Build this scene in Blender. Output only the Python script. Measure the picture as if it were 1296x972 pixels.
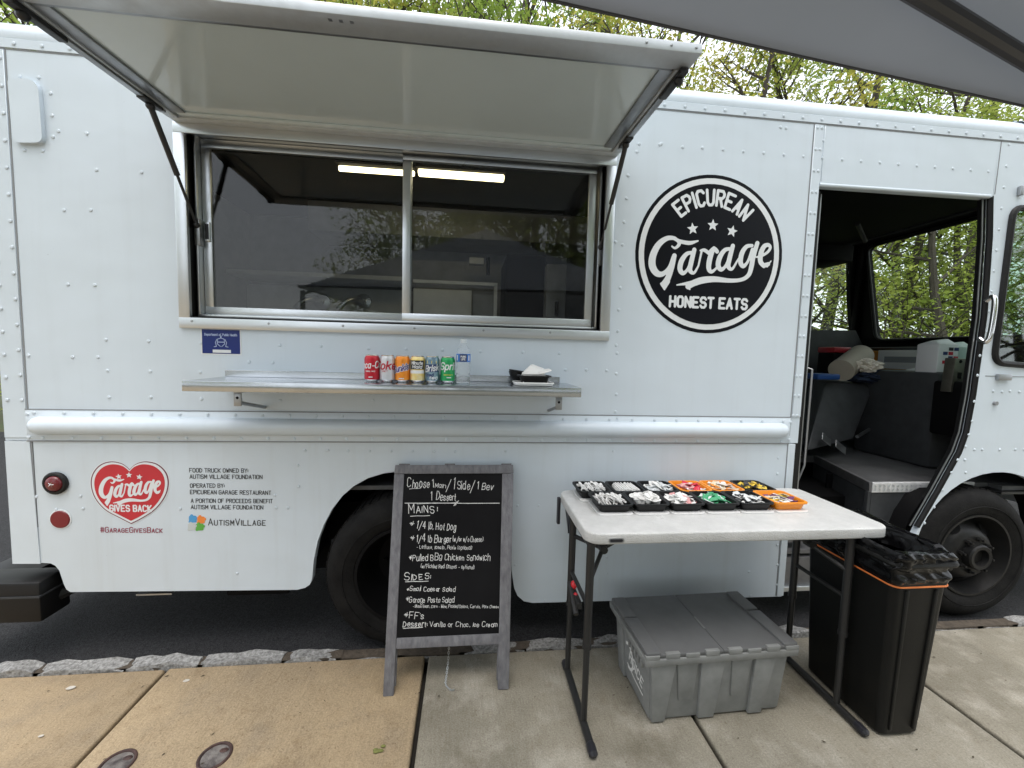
import bpy, bmesh, math, random
import numpy as np
from mathutils import Vector, Matrix, noise
from mathutils.geometry import tessellate_polygon
rnd = random.Random(7)
rad = math.radians
for o in list(bpy.data.objects): bpy.data.objects.remove(o)
scene = bpy.context.scene
COL = scene.collection

# ---------------------------------------------------------------- camera
F_PX, YAW, PITCH, ROLL, CAM_H = 518.47, rad(6.035), rad(4.335), rad(1.517), 1.486
def _axes():
    cy, sy = math.cos(YAW), math.sin(YAW)
    w = Vector((sy*math.cos(PITCH), cy*math.cos(PITCH), -math.sin(PITCH)))
    r = Vector((cy, -sy, 0)); u = r.cross(w)
    c, s = math.cos(ROLL), math.sin(ROLL)
    return c*r+s*u, c*u-s*r, w
AR, AU, AW = _axes()
cam_d = bpy.data.cameras.new("Camera"); cam = bpy.data.objects.new("Camera", cam_d); COL.objects.link(cam)
cam.matrix_world = Matrix(((AR.x, AU.x, -AW.x, 0), (AR.y, AU.y, -AW.y, 0), (AR.z, AU.z, -AW.z, CAM_H), (0, 0, 0, 1)))
cam_d.sensor_width = 36; cam_d.sensor_fit = 'HORIZONTAL'; cam_d.lens = 36*F_PX/1296
cam_d.clip_start = 0.05; cam_d.clip_end = 500
scene.camera = cam

# ---------------------------------------------------------------- light
SUN_EL, SUN_AZ = rad(76), rad(195)          # azimuth measured clockwise from +y
world = bpy.data.worlds.new("World"); scene.world = world; world.use_nodes = True
nt = world.node_tree; bg = nt.nodes["Background"]
sky = nt.nodes.new("ShaderNodeTexSky"); sky.sky_type = 'NISHITA'; sky.sun_disc = False
sky.sun_elevation = SUN_EL; sky.sun_rotation = SUN_AZ
sky.air_density = 1.0; sky.dust_density = 9.0; sky.ozone_density = 1.0
hs = nt.nodes.new("ShaderNodeHueSaturation"); hs.inputs["Saturation"].default_value = 0.95
nt.links.new(sky.outputs[0], hs.inputs["Color"])
# overcast: an even cloud deck over the clear sky
cl = nt.nodes.new("ShaderNodeMix"); cl.data_type = 'RGBA'; tcw = nt.nodes.new("ShaderNodeTexCoord"); cn = nt.nodes.new("ShaderNodeTexNoise"); cn.inputs["Scale"].default_value = 2.2; cn.inputs["Detail"].default_value = 5
cr = nt.nodes.new("ShaderNodeMapRange"); cr.inputs[1].default_value = .3; cr.inputs[2].default_value = .7; cr.inputs[3].default_value = .68; cr.inputs[4].default_value = .92
nt.links.new(tcw.outputs["Generated"], cn.inputs["Vector"]); nt.links.new(cn.outputs[0], cr.inputs[0]); nt.links.new(cr.outputs[0], cl.inputs[0])
nt.links.new(hs.outputs[0], cl.inputs[6]); cl.inputs[7].default_value = (5.0, 5.25, 5.55, 1); nt.links.new(cl.outputs[2], bg.inputs[0])
bg.inputs[1].default_value = 0.15
sl = bpy.data.lights.new("Sun", 'SUN'); so = bpy.data.objects.new("Sun", sl); COL.objects.link(so)
sl.energy = 0.55; sl.angle = rad(35); sl.color = (1, .985, .965)
sd = Vector((math.sin(SUN_AZ)*math.cos(SUN_EL), math.cos(SUN_AZ)*math.cos(SUN_EL), math.sin(SUN_EL)))
so.rotation_euler = sd.to_track_quat('Z', 'Y').to_euler()
vs = scene.view_settings; vs.view_transform = 'Standard'; vs.look = 'None'; vs.gamma = 1; vs.exposure = 1.38
vs.use_curve_mapping = False
scene.cycles.max_bounces = 10; scene.cycles.transparent_max_bounces = 16

# ---------------------------------------------------------------- measuring helpers (photo pixel -> metres on a known plane)
CAM = Vector((0, 0, CAM_H))
def ray(px, py): return ((px-648)/F_PX)*AR - ((py-486)/F_PX)*AU + AW
def on_y(px, py, y): d = ray(px, py); return CAM + d*(y/d.y)
def on_x(px, py, x): d = ray(px, py); return CAM + d*(x/d.x)
def on_z(px, py, z): d = ray(px, py); return CAM + d*((z-CAM_H)/d.z)
def on_plane(px, py, p0, n): d = ray(px, py); return CAM + d*((p0-CAM).dot(n)/d.dot(n))
YW = 2.03                                     # outer face of the truck's side
def wl(px, py): p = on_y(px, py, YW); return (p.x, p.z)

# ---------------------------------------------------------------- materials
def M(name, col, rough=.5, metal=0, var=0, vscale=6, bump=0, bscale=60, col2=None, vstretch=None, coat=0, rvar=0, spec=None, detail=6):
    m = bpy.data.materials.new(name); m.use_nodes = True; t = m.node_tree; b = t.nodes["Principled BSDF"]
    b.inputs["Base Color"].default_value = (*col, 1); b.inputs["Roughness"].default_value = rough; b.inputs["Metallic"].default_value = metal
    if coat: b.inputs["Coat Weight"].default_value = coat; b.inputs["Coat Roughness"].default_value = .08
    if spec is not None: b.inputs["Specular IOR Level"].default_value = spec
    if var or bump or rvar:
        tc = t.nodes.new("ShaderNodeTexCoord"); mp = t.nodes.new("ShaderNodeMapping"); t.links.new(tc.outputs["Object"], mp.inputs[0])
        if vstretch: mp.inputs["Scale"].default_value = vstretch
    if var or rvar:
        n = t.nodes.new("ShaderNodeTexNoise"); n.inputs["Scale"].default_value = vscale; n.inputs["Detail"].default_value = detail
        n.inputs["Roughness"].default_value = .62
        t.links.new(mp.outputs[0], n.inputs["Vector"])
        r = t.nodes.new("ShaderNodeMapRange"); r.inputs[1].default_value = .3; r.inputs[2].default_value = .7
        t.links.new(n.outputs[0], r.inputs[0])
        if var:
            mx = t.nodes.new("ShaderNodeMix"); mx.data_type = 'RGBA'
            c2 = col2 or tuple(c*(1-var) for c in col)
            mx.inputs[6].default_value = (*col, 1); mx.inputs[7].default_value = (*c2, 1)
            t.links.new(r.outputs[0], mx.inputs[0]); t.links.new(mx.outputs[2], b.inputs["Base Color"])
        if rvar:
            r2 = t.nodes.new("ShaderNodeMapRange"); r2.inputs[3].default_value = max(.03, rough-rvar); r2.inputs[4].default_value = min(1, rough+rvar)
            t.links.new(r.outputs[0], r2.inputs[0]); t.links.new(r2.outputs[0], b.inputs["Roughness"])
    if bump:
        n2 = t.nodes.new("ShaderNodeTexNoise"); n2.inputs["Scale"].default_value = bscale; n2.inputs["Detail"].default_value = 4
        t.links.new(mp.outputs[0], n2.inputs["Vector"])
        bp = t.nodes.new("ShaderNodeBump"); bp.inputs["Strength"].default_value = min(1, bump); bp.inputs["Distance"].default_value = .01
        t.links.new(n2.outputs[0], bp.inputs["Height"]); t.links.new(bp.outputs[0], b.inputs["Normal"])
    return m
def M_glass(name, tint=(.8, .85, .83), gloss=(1, 1, 1), boost=0.0):
    m = bpy.data.materials.new(name); m.use_nodes = True; t = m.node_tree; t.nodes.clear()
    out = t.nodes.new("ShaderNodeOutputMaterial"); tr = t.nodes.new("ShaderNodeBsdfTransparent"); tr.inputs[0].default_value = (*tint, 1)
    gl = t.nodes.new("ShaderNodeBsdfGlossy"); gl.inputs["Roughness"].default_value = .02; gl.inputs["Color"].default_value = (*gloss, 1)
    fr = t.nodes.new("ShaderNodeLayerWeight"); pw = t.nodes.new("ShaderNodeMath"); pw.operation = 'POWER'; pw.inputs[1].default_value = 4.5
    ad = t.nodes.new("ShaderNodeMath"); ad.operation = 'MULTIPLY_ADD'; ad.inputs[1].default_value = .9; ad.inputs[2].default_value = .03+boost
    mx = t.nodes.new("ShaderNodeMixShader")
    t.links.new(fr.outputs["Facing"], pw.inputs[0]); t.links.new(pw.outputs[0], ad.inputs[0]); t.links.new(ad.outputs[0], mx.inputs[0]); t.links.new(tr.outputs[0], mx.inputs[1]); t.links.new(gl.outputs[0], mx.inputs[2]); t.links.new(mx.outputs[0], out.inputs[0])
    return m
def M_leaf(name, c1, c2, trans=.5):
    m = bpy.data.materials.new(name); m.use_nodes = True; t = m.node_tree; t.nodes.clear()
    out = t.nodes.new("ShaderNodeOutputMaterial"); d = t.nodes.new("ShaderNodeBsdfDiffuse"); tr = t.nodes.new("ShaderNodeBsdfTranslucent"); mx = t.nodes.new("ShaderNodeMixShader")
    tc = t.nodes.new("ShaderNodeTexCoord"); n = t.nodes.new("ShaderNodeTexNoise"); n.inputs["Scale"].default_value = 1.3; n.inputs["Detail"].default_value = 5
    cm = t.nodes.new("ShaderNodeMix"); cm.data_type = 'RGBA'; cm.inputs[6].default_value = (*c1, 1); cm.inputs[7].default_value = (*c2, 1)
    mr = t.nodes.new("ShaderNodeMapRange"); mr.inputs[1].default_value = .35; mr.inputs[2].default_value = .65
    t.links.new(tc.outputs["Object"], n.inputs[0]); t.links.new(n.outputs[0], mr.inputs[0]); t.links.new(mr.outputs[0], cm.inputs[0])
    t.links.new(cm.outputs[2], d.inputs[0]); t.links.new(cm.outputs[2], tr.inputs[0]); mx.inputs[0].default_value = trans
    t.links.new(d.outputs[0], mx.inputs[1]); t.links.new(tr.outputs[0], mx.inputs[2]); t.links.new(mx.outputs[0], out.inputs[0])
    return m
def M_paint(name, col, dirt, grime=.5):
    m = bpy.data.materials.new(name); m.use_nodes = True; t = m.node_tree; b = t.nodes["Principled BSDF"]; N = t.nodes.new; L = t.links.new
    tc = N("ShaderNodeTexCoord")
    def nz(sc, det, st=(1, 1, 1)):
        mp = N("ShaderNodeMapping"); mp.inputs["Scale"].default_value = st; L(tc.outputs["Object"], mp.inputs[0]); n = N("ShaderNodeTexNoise"); n.inputs["Scale"].default_value = sc; n.inputs["Detail"].default_value = det; n.inputs["Roughness"].default_value = .6; L(mp.outputs[0], n.inputs["Vector"]); return n.outputs[0]
    def rng(o, a, c, lo=0, hi=1):
        r = N("ShaderNodeMapRange"); r.inputs[1].default_value = a; r.inputs[2].default_value = c; r.inputs[3].default_value = lo; r.inputs[4].default_value = hi; L(o, r.inputs[0]); return r.outputs[0]
    def mix(f, a, c):
        x = N("ShaderNodeMix"); x.data_type = 'RGBA'; L(f, x.inputs[0])
        for i, v in ((6, a), (7, c)):
            if isinstance(v, tuple): x.inputs[i].default_value = (*v, 1)
            else: L(v, x.inputs[i])
        return x.outputs[2]
    c = mix(rng(nz(1.6, 6), .38, .66, 0, .35*grime), col, dirt)
    c = mix(rng(nz(3.2, 7, (5, 1, .28)), .52, .80, 0, .42*grime), c, dirt)
    c = mix(rng(nz(46, 3), .72, .80, 0, .9*grime), c, tuple(x*.55 for x in dirt))
    L(c, b.inputs["Base Color"]); L(rng(nz(2.4, 5), .3, .7, .27, .42), b.inputs["Roughness"])
    b.inputs["Coat Weight"].default_value = .25; b.inputs["Coat Roughness"].default_value = .1
    bp = N("ShaderNodeBump"); bp.inputs["Strength"].default_value = .38; bp.inputs["Distance"].default_value = .014; L(nz(2.6, 2, (1, 1, 1.5)), bp.inputs["Height"]); L(bp.outputs[0], b.inputs["Normal"])
    return m
def M_emit(name, col, s):
    m = bpy.data.materials.new(name); m.use_nodes = True; b = m.node_tree.nodes["Principled BSDF"]
    b.inputs["Base Color"].default_value = (*col, 1); b.inputs["Emission Color"].default_value = (*col, 1); b.inputs["Emission Strength"].default_value = s
    return m

# ---------------------------------------------------------------- mesh builder
WLOC = {}
class MB:
    def __init__(s): s.v = []; s.f = []; s.m = []
    def add(s, vs_, fs, mat=0):
        o = len(s.v); s.v += [tuple(v) for v in vs_]; s.f += [tuple(i+o for i in f) for f in fs]; s.m += [mat]*len(fs)
    def from_bm(s, bm, mat=0):
        bm.verts.ensure_lookup_table(); bm.verts.index_update()
        s.add([v.co.copy() for v in bm.verts], [[v.index for v in f.verts] for f in bm.faces], mat); bm.free()
    def box(s, x0, x1, y0, y1, z0, z1, mat=0, bev=0, seg=2, T=None):
        if bev <= 0:
            V = [Vector((x, y, z)) for z in (z0, z1) for y in (y0, y1) for x in (x0, x1)]
            if T: V = [T @ v for v in V]
            s.add(V, [(0, 2, 3, 1), (4, 5, 7, 6), (0, 1, 5, 4), (2, 6, 7, 3), (0, 4, 6, 2), (1, 3, 7, 5)], mat); return
        bm = bmesh.new(); bmesh.ops.create_cube(bm, size=1)
        for v in bm.verts: v.co = Vector(((x0+x1)/2+v.co.x*(x1-x0), (y0+y1)/2+v.co.y*(y1-y0), (z0+z1)/2+v.co.z*(z1-z0)))
        bmesh.ops.bevel(bm, geom=bm.edges[:], offset=bev, segments=seg, profile=.5, affect='EDGES')
        if T: bmesh.ops.transform(bm, matrix=T, verts=bm.verts[:])
        s.from_bm(bm, mat)
    def hexa(s, P, mat=0, bev=0, seg=2):     # 8 points: bottom 4 ccw then top 4
        fs = [(3, 2, 1, 0), (4, 5, 6, 7), (0, 1, 5, 4), (1, 2, 6, 5), (2, 3, 7, 6), (3, 0, 4, 7)]
        if bev <= 0: s.add(P, fs, mat); return
        bm = bmesh.new(); vv = [bm.verts.new(p) for p in P]
        for f in fs: bm.faces.new([vv[i] for i in f])
        bmesh.ops.bevel(bm, geom=bm.edges[:], offset=bev, segments=seg, profile=.5, affect='EDGES'); s.from_bm(bm, mat)
    def tube(s, path, r, n=10, mat=0, closed=False, cap=True, flat=None):
        path = [Vector(p) for p in path]; N = len(path); rs = r if isinstance(r, (list, tuple)) else [r]*N
        rings = []; prev = None
        for i, p in enumerate(path):
            a = path[(i-1) % N] if (i or closed) else p; b = path[(i+1) % N] if (i < N-1 or closed) else p
            t = (b-a).normalized()
            if prev is None:
                q = Vector((0, 0, 1)) if abs(t.z) < .9 else Vector((1, 0, 0)); u = t.cross(q).normalized()
            else: u = (prev - t*prev.dot(t)).normalized()
            prev = u; w = t.cross(u)
            fx, fy = flat or (1, 1)
            rings.append([p+(u*math.cos(2*math.pi*k/n)*fx+w*math.sin(2*math.pi*k/n)*fy)*rs[i] for k in range(n)])
        vs_ = [q for R in rings for q in R]; fs = []
        for i in range(N if closed else N-1):
            j = (i+1) % N
            for k in range(n): fs.append((i*n+k, i*n+(k+1) % n, j*n+(k+1) % n, j*n+k))
        if cap and not closed: fs += [tuple(range(n))[::-1], tuple((N-1)*n+k for k in range(n))]
        s.add(vs_, fs, mat)
    def cyl(s, a, b, r0, r1=None, n=20, mat=0): s.tube([a, b], [r0, r0 if r1 is None else r1], n, mat)
    def lathe(s, prof, n=32, T=None, mat=0, mats=None, squash=(1, 1), caps=True):   # prof: (r,z); around local z
        vs_ = []; fs = []; ms = []
        for r, z in prof:
            for k in range(n):
                a = 2*math.pi*k/n; v = Vector((r*math.cos(a)*squash[0], r*math.sin(a)*squash[1], z)); vs_.append(T @ v if T else v)
        for i in range(len(prof)-1):
            for k in range(n): fs.append((i*n+k, i*n+(k+1) % n, (i+1)*n+(k+1) % n, (i+1)*n+k)); ms.append(mats[i] if mats else mat)
        if caps and prof[0][0] > 1e-5: fs.append(tuple(range(n))[::-1]); ms.append(mats[0] if mats else mat)
        if caps and prof[-1][0] > 1e-5: fs.append(tuple((len(prof)-1)*n+k for k in range(n))); ms.append(mats[-1] if mats else mat)
        o = len(s.v); s.v += [tuple(v) for v in vs_]; s.f += [tuple(i+o for i in f) for f in fs]; s.m += ms
    def prism(s, outline, fn, w0, w1, holes=(), mat=0, back=True):   # 2D outline (+holes) swept from w0 to w1; fn(u,v,w)->point
        loops = [list(outline)]+[list(h) for h in holes]
        flat = [p for L in loops for p in L]
        tris = tessellate_polygon([[Vector((p[0], p[1], 0)) for p in L] for L in loops])
        n = len(flat); vs_ = [fn(u, v, w0) for u, v in flat]+[fn(u, v, w1) for u, v in flat]
        fs = [tuple(t) for t in tris]
        if back: fs += [tuple(i+n for i in t[::-1]) for t in tris]
        o = 0
        for L in loops:
            k = len(L)
            for i in range(k): fs.append((o+i, o+(i+1) % k, n+o+(i+1) % k, n+o+i))
            o += k
        s.add(vs_, fs, mat)
    def dome(s, c, r, h, ax=(0, -1, 0), n=7, mat=0):
        c = Vector(c); a = Vector(ax).normalized(); q = Vector((0, 0, 1)) if abs(a.z) < .9 else Vector((1, 0, 0)); u = a.cross(q).normalized(); w = a.cross(u)
        vs_ = []
        for rr, hh in ((1, 0), (.78, .6)):
            vs_ += [c+(u*math.cos(2*math.pi*k/n)+w*math.sin(2*math.pi*k/n))*r*rr+a*h*hh for k in range(n)]
        vs_.append(c+a*h); fs = [(k, (k+1) % n, n+(k+1) % n, n+k) for k in range(n)]+[(n+k, n+(k+1) % n, 2*n) for k in range(n)]
        s.add(vs_, fs, mat)
    def sphere(s, c, r, n=16, m=10, mat=0):
        rr = r if isinstance(r, (tuple, list)) else (r, r, r)
        prof = [(max(1e-6, math.sin(math.pi*i/m)), -math.cos(math.pi*i/m)) for i in range(m+1)]
        s.lathe(prof, n, Matrix.Translation(c) @ Matrix.Diagonal((*rr, 1)), mat)
    def build(s, name, mats, parent=None, smooth=True, ang=35, world=True, fixn=True):
        me = bpy.data.meshes.new(name)
        off = Vector((0, 0, 0))
        if parent is not None and world: off = WLOC.get(parent, Vector((0, 0, 0)))
        me.from_pydata([Vector(v)-off for v in s.v], [], s.f)
        for mt in (mats if isinstance(mats, (list, tuple)) else [mats]): me.materials.append(mt)
        me.polygons.foreach_set("material_index", s.m)
        if fixn:
            bm = bmesh.new(); bm.from_mesh(me); bmesh.ops.recalc_face_normals(bm, faces=bm.faces[:]); bm.to_mesh(me); bm.free()
        if smooth:
            me.polygons.foreach_set("use_smooth", [True]*len(me.polygons)); me.set_sharp_from_angle(angle=rad(ang))
        me.update()
        o = bpy.data.objects.new(name, me); COL.objects.link(o)
        if parent is not None: o.parent = parent; WLOC[o] = off
        return o
def tag(o, label=None, cat=None, group=None, kind=None):
    if label: o['label'] = label
    if cat: o['category'] = cat
    if group: o['group'] = group
    if kind: o['kind'] = kind
    return o
def thing(name, label, cat, loc=(0, 0, 0), rz=0, group=None):
    o = bpy.data.objects.new(name, None); COL.objects.link(o); o.empty_display_size = .1
    o.location = loc; o.rotation_euler = (0, 0, rz); WLOC[o] = Vector(loc)
    return tag(o, label, cat, group)
def copy_tree(o, parent=None):
    c = o.copy(); COL.objects.link(c)
    if parent is not None: c.parent = parent
    for ch in list(o.children): copy_tree(ch, c)
    return c
def yz(u, v, w): return Vector((u, w, v))      # side-of-truck plane: u=x, v=z, w=y
def arc(cx, cy, r, a0, a1, n): return [(cx+r*math.cos(rad(a0+(a1-a0)*i/n)), cy+r*math.sin(rad(a0+(a1-a0)*i/n))) for i in range(n+1)]
def rrect(x0, x1, y0, y1, r, n=5):
    return arc(x1-r, y1-r, r, 0, 90, n)+arc(x0+r, y1-r, r, 90, 180, n)+arc(x0+r, y0+r, r, 180, 270, n)+arc(x1-r, y0+r, r, 270, 360, n)
def rpoly(P, r, n=5):                            # round a polygon's corners; r scalar or list
    out = []; N = len(P)
    for i in range(N):
        p = Vector(P[i]); a = Vector(P[i-1]); b = Vector(P[(i+1) % N]); rr = r[i] if isinstance(r, (list, tuple)) else r
        if rr <= 0: out.append(tuple(p)); continue
        da = (a-p); db = (b-p); q = min(rr, da.length*.48, db.length*.48); A = p+da.normalized()*q; B = p+db.normalized()*q
        for k in range(n+1):
            t = k/n; out.append(tuple(A*(1-t)**2+p*2*t*(1-t)+B*t*t))
    return out
def smooth_path(P, k=4, closed=False):
    P = [Vector(p) for p in P]; N = len(P); out = []
    for i in range(N if closed else N-1):
        a = P[(i-1) % N] if (i > 0 or closed) else P[0]; b = P[i]; c = P[(i+1) % N]; d = P[(i+2) % N] if (i < N-2 or closed) else P[-1]
        for j in range(k):
            t = j/k
            out.append(.5*((2*b)+(c-a)*t+(2*a-5*b+4*c-d)*t*t+(-a+3*b-3*c+d)*t**3))
    if not closed: out.append(P[-1])
    return out

# ---------------------------------------------------------------- single-stroke lettering
GLY = {'A': "022842,1434", 'B': "02083847463505,3544433202", 'C': "4738180703123243", 'D': "02082846442202", 'E': "48080242,0535", 'F': "480802,0535",
 'G': "473818070312324345 25".replace(" ", ""), 'H': "0208,4248,0545", 'I': "0208", 'J': "3833221203", 'K': "0208,4804,1542", 'L': "080242", 'M': "0208244842", 'N': "02084248",
 'O': "180703123243473818", 'P': "02083847463505", 'Q': "180703123243473818,2442", 'R': "02083847463505,2542", 'S': "473818070615354443321203", 'T': "0848,2822",
 'U': "080312324348", 'V': "082248", 'W': "0812263248", 'X': "0248,0842", 'Y': "082548,2522", 'Z': "08480242",
 'a': "3632,3526160503122233", 'b': "0802,0516263533221203", 'c': "3526160503122233", 'd': "3832,3526160503122233", 'e': "04343526160503122233", 'f': "38281712,0626",
 'g': "3631201001,3526160503122233", 'h': "0802,05162635 32".replace(" ", ""), 'i': "0602,0708", 'k': "0802,3604,1532", 'l': "0802", 'm': "0602,05162522,25364542",
 'n': "0602,0516263532", 'o': "160503122233352616", 'p': "0600,0516263533221203", 'r': "0602,051626", 's': "35261605142433221203", 't': "181322,0626", 'u': "0603122233,3632",
 'v': "061236", 'w': "0612253246", 'y': "0603122233,3631201001", 'z': "06360232", '1': "172822", '4': "32380444", '/': "0148", ':': "0304,0506", '.': "0203", ',': "1201",
 '*': "1436,1634,0545,2337", '-': "1434", '(': "28171322", ')': "08171302", '#': "1218,3238,0444,0646", "'": "0807", '\u00e9': "04343526160503122233"}
def glyph(ch):
    if ch not in GLY: return [], 2.0
    st = [[(int(s[i]), int(s[i+1])-2) for i in range(0, len(s), 2)] for s in GLY[ch].split(",")]
    return st, max(x for S in st for x, _ in S)
def text_strokes(s, gap=1.7, jit=0, smallcaps=False, rr=None):
    x = 0; out = []
    for ch in s:
        if ch == ' ': x += 3.0; continue
        k = 1.0
        if smallcaps and ch.islower(): ch = ch.upper(); k = .76
        st, w = glyph(ch); jx = (rr.uniform(-jit, jit) if jit else 0); jy = (rr.uniform(-jit, jit) if jit else 0); sc = k*(1+(rr.uniform(-jit, jit)*.35 if jit else 0)); sh = rr.uniform(-.12, .16)*jit*2 if jit else 0
        for S in st: out.append([(x+(px*sc)+jx+py*sh, py*sc+jy+(rr.uniform(-jit, jit)*.4 if jit else 0)) for px, py in S])
        x += w*sc+gap
    return out, max(.1, x-gap)
def ribbon(mb, pts, w, n, k=0, mat=0):            # pts: 3D polyline on a surface with normal n (vector or fn)
    pts = [Vector(p) for p in pts]
    for i in range(len(pts)-1):
        a, b = pts[i], pts[i+1]; t = (b-a)
        if t.length < 1e-6: continue
        t.normalize(); nn = n(a) if callable(n) else n; s_ = nn.cross(t)*(w/2); e = t*(w*.42); up = nn*(.00004*((k+i) % 6))
        mb.add([a-s_-e+up, b-s_+e+up, b+s_+e+up, a+s_-e+up], [(0, 1, 2, 3)], mat)
def text_on(mb, s, A, B, h, n, w, mat=0, jit=0, seed=1, smallcaps=False, gap=1.7, fn=None):
    """letters from A to B (baseline ends), cap height h, on a plane of normal n"""
    A = Vector(A); B = Vector(B); n = Vector(n).normalized(); U = (B-A); L = U.length; U.normalize(); V = n.cross(U)
    st, W = text_strokes(s, gap, jit, smallcaps, random.Random(seed)); sx = L/W; sy = h/6
    for k, S in enumerate(st): ribbon(mb, [A+U*(x*sx)+V*(y*sy) for x, y in S], w, n, k*2, mat)
def seg_sdf(segs, X, Y):                            # union of tapered capsules: segs (x0,y0,r0,x1,y1,r1)
    D = np.full(X.shape, 1e9)
    for x0, y0, r0, x1, y1, r1 in segs:
        dx, dy = x1-x0, y1-y0; L2 = dx*dx+dy*dy+1e-12
        t = np.clip(((X-x0)*dx+(Y-y0)*dy)/L2, 0, 1)
        D = np.minimum(D, np.hypot(X-x0-t*dx, Y-y0-t*dy)-(r0+(r1-r0)*t))
    return D
def contour_fill(mb, D, xs, ys, fn, mat=0):         # marching squares, filled where D<0
    ny, nx = D.shape; cache = {}
    def vid(key, x, y):
        if key not in cache: cache[key] = len(mb.v); mb.v.append(tuple(fn(x, y)))
        return cache[key]
    for j in range(ny-1):
        row = D[j:j+2]
        if row.min() > 0: continue
        for i in range(nx-1):
            c = ((i, j), (i+1, j), (i+1, j+1), (i, j+1)); d = [D[b, a] for a, b in c]
            if min(d) >= 0: continue
            poly = []
            for k in range(4):
                (a, b), (a2, b2) = c[k], c[(k+1) % 4]; d0, d1 = d[k], d[(k+1) % 4]
                if d0 < 0: poly.append(vid((a, b), xs[a], ys[b]))
                if (d0 < 0) != (d1 < 0):
                    t = d0/(d0-d1); key = ('e', min((a, b), (a2, b2)), max((a, b), (a2, b2)))
                    poly.append(vid(key, xs[a]+(xs[a2]-xs[a])*t, ys[b]+(ys[b2]-ys[b])*t))
            if len(poly) >= 3: mb.f.append(tuple(poly)); mb.m.append(mat)
def to_segs(strokes, k=5):                          # strokes: lists of (x,y,diameter), smoothed
    out = []
    for S in strokes:
        P = smooth_path([(x, y, w) for x, y, w in S], k) if len(S) > 2 else [Vector(p) for p in S]
        out += [(a.x, a.y, a.z/2, b.x, b.y, b.z/2) for a, b in zip(P[:-1], P[1:])]
    return out
# ================================================================ materials
m_paint = M_paint("white_paint", (.58, .655, .72), (.46, .51, .55), .5)
m_paint2 = M_paint("white_paint_lower", (.57, .64, .70), (.44, .47, .48), .75)
m_seal = M("seam_sealant", (.22, .23, .24), .7)
m_alu = M("aluminium", (.60, .63, .655), .33, 1, var=.05, vscale=5, rvar=.06)
m_aluw = M("weathered_aluminium", (.58, .61, .63), .46, .55, var=.12, vscale=14, rvar=.08)
m_alud = M("dull_aluminium", (.40, .415, .43), .42, 1, var=.15, vscale=8, rvar=.1)
m_steel = M("brushed_steel", (.50, .53, .56), .2, 1, var=.06, vscale=6, rvar=.05)
m_awn = M("awning_underside", (.60, .69, .715), .16, var=.04, vscale=3, coat=.5)
m_rubber = M("black_rubber", (.008, .008, .0085), .55, spec=.3, bump=.2, bscale=70)
m_black = M("black_plastic", (.006, .006, .0065), .45, var=.3, vscale=12, spec=.3)
m_blackm = M("black_metal", (.02, .021, .023), .45, 0, var=.3, vscale=20)
m_tyre = M("tyre_rubber", (.006, .006, .0063), .72, var=.35, vscale=14, bump=.25, bscale=90, col2=(.014, .0138, .0135), spec=.1)
m_rim = M("rim_black", (.009, .0095, .010), .4, var=.4, vscale=18, col2=(.014, .0135, .013), bump=.1, spec=.2)
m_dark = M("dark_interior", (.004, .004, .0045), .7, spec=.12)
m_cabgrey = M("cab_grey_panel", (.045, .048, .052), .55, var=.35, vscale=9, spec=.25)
m_floor = M("cab_floor_mat", (.09, .093, .097), .6, var=.5, vscale=7, bump=.3, bscale=180)
m_diamond = M("diamond_plate", (.80, .81, .82), .4, .3, var=.4, vscale=12)
m_diamondd = M("dark_diamond_plate", (.16, .16, .165), .42, .4, var=.4, vscale=12)  # second, darker tone of diamond plate
m_kitch = M("kitchen_steel", (.30, .31, .32), .45, .1, var=.3, vscale=5)
m_kitchl = M("kitchen_light_panel", (.78, .80, .80), .5, 0, var=.2, vscale=5)
m_red = M("red_lens", (.13, .006, .012), .3, coat=.3)
m_deepred = M("deep_red_reflector", (.16, .010, .016), .3)
m_chrome = M("chrome", (.7, .7, .7), .12, 1, rvar=.05, vscale=20)
m_logob = M("logo_black_vinyl", (.0035, .004, .008), .3, var=.3, vscale=3, spec=.2)
m_logow = M("logo_white_vinyl", (.66, .69, .71), .4)
m_logor = M("logo_red_vinyl", (.50, .022, .035), .4, var=.1, vscale=9)
m_purple = M("logo_purple_vinyl", (.13, .02, .05), .4)
m_ink = M("black_lettering", (.025, .027, .03), .5)
m_magenta = M("crimson_lettering", (.24, .02, .055), .5)
m_white = M("white_plastic", (.74, .74, .72), .45, var=.06, vscale=8)
m_cans = None

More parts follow.
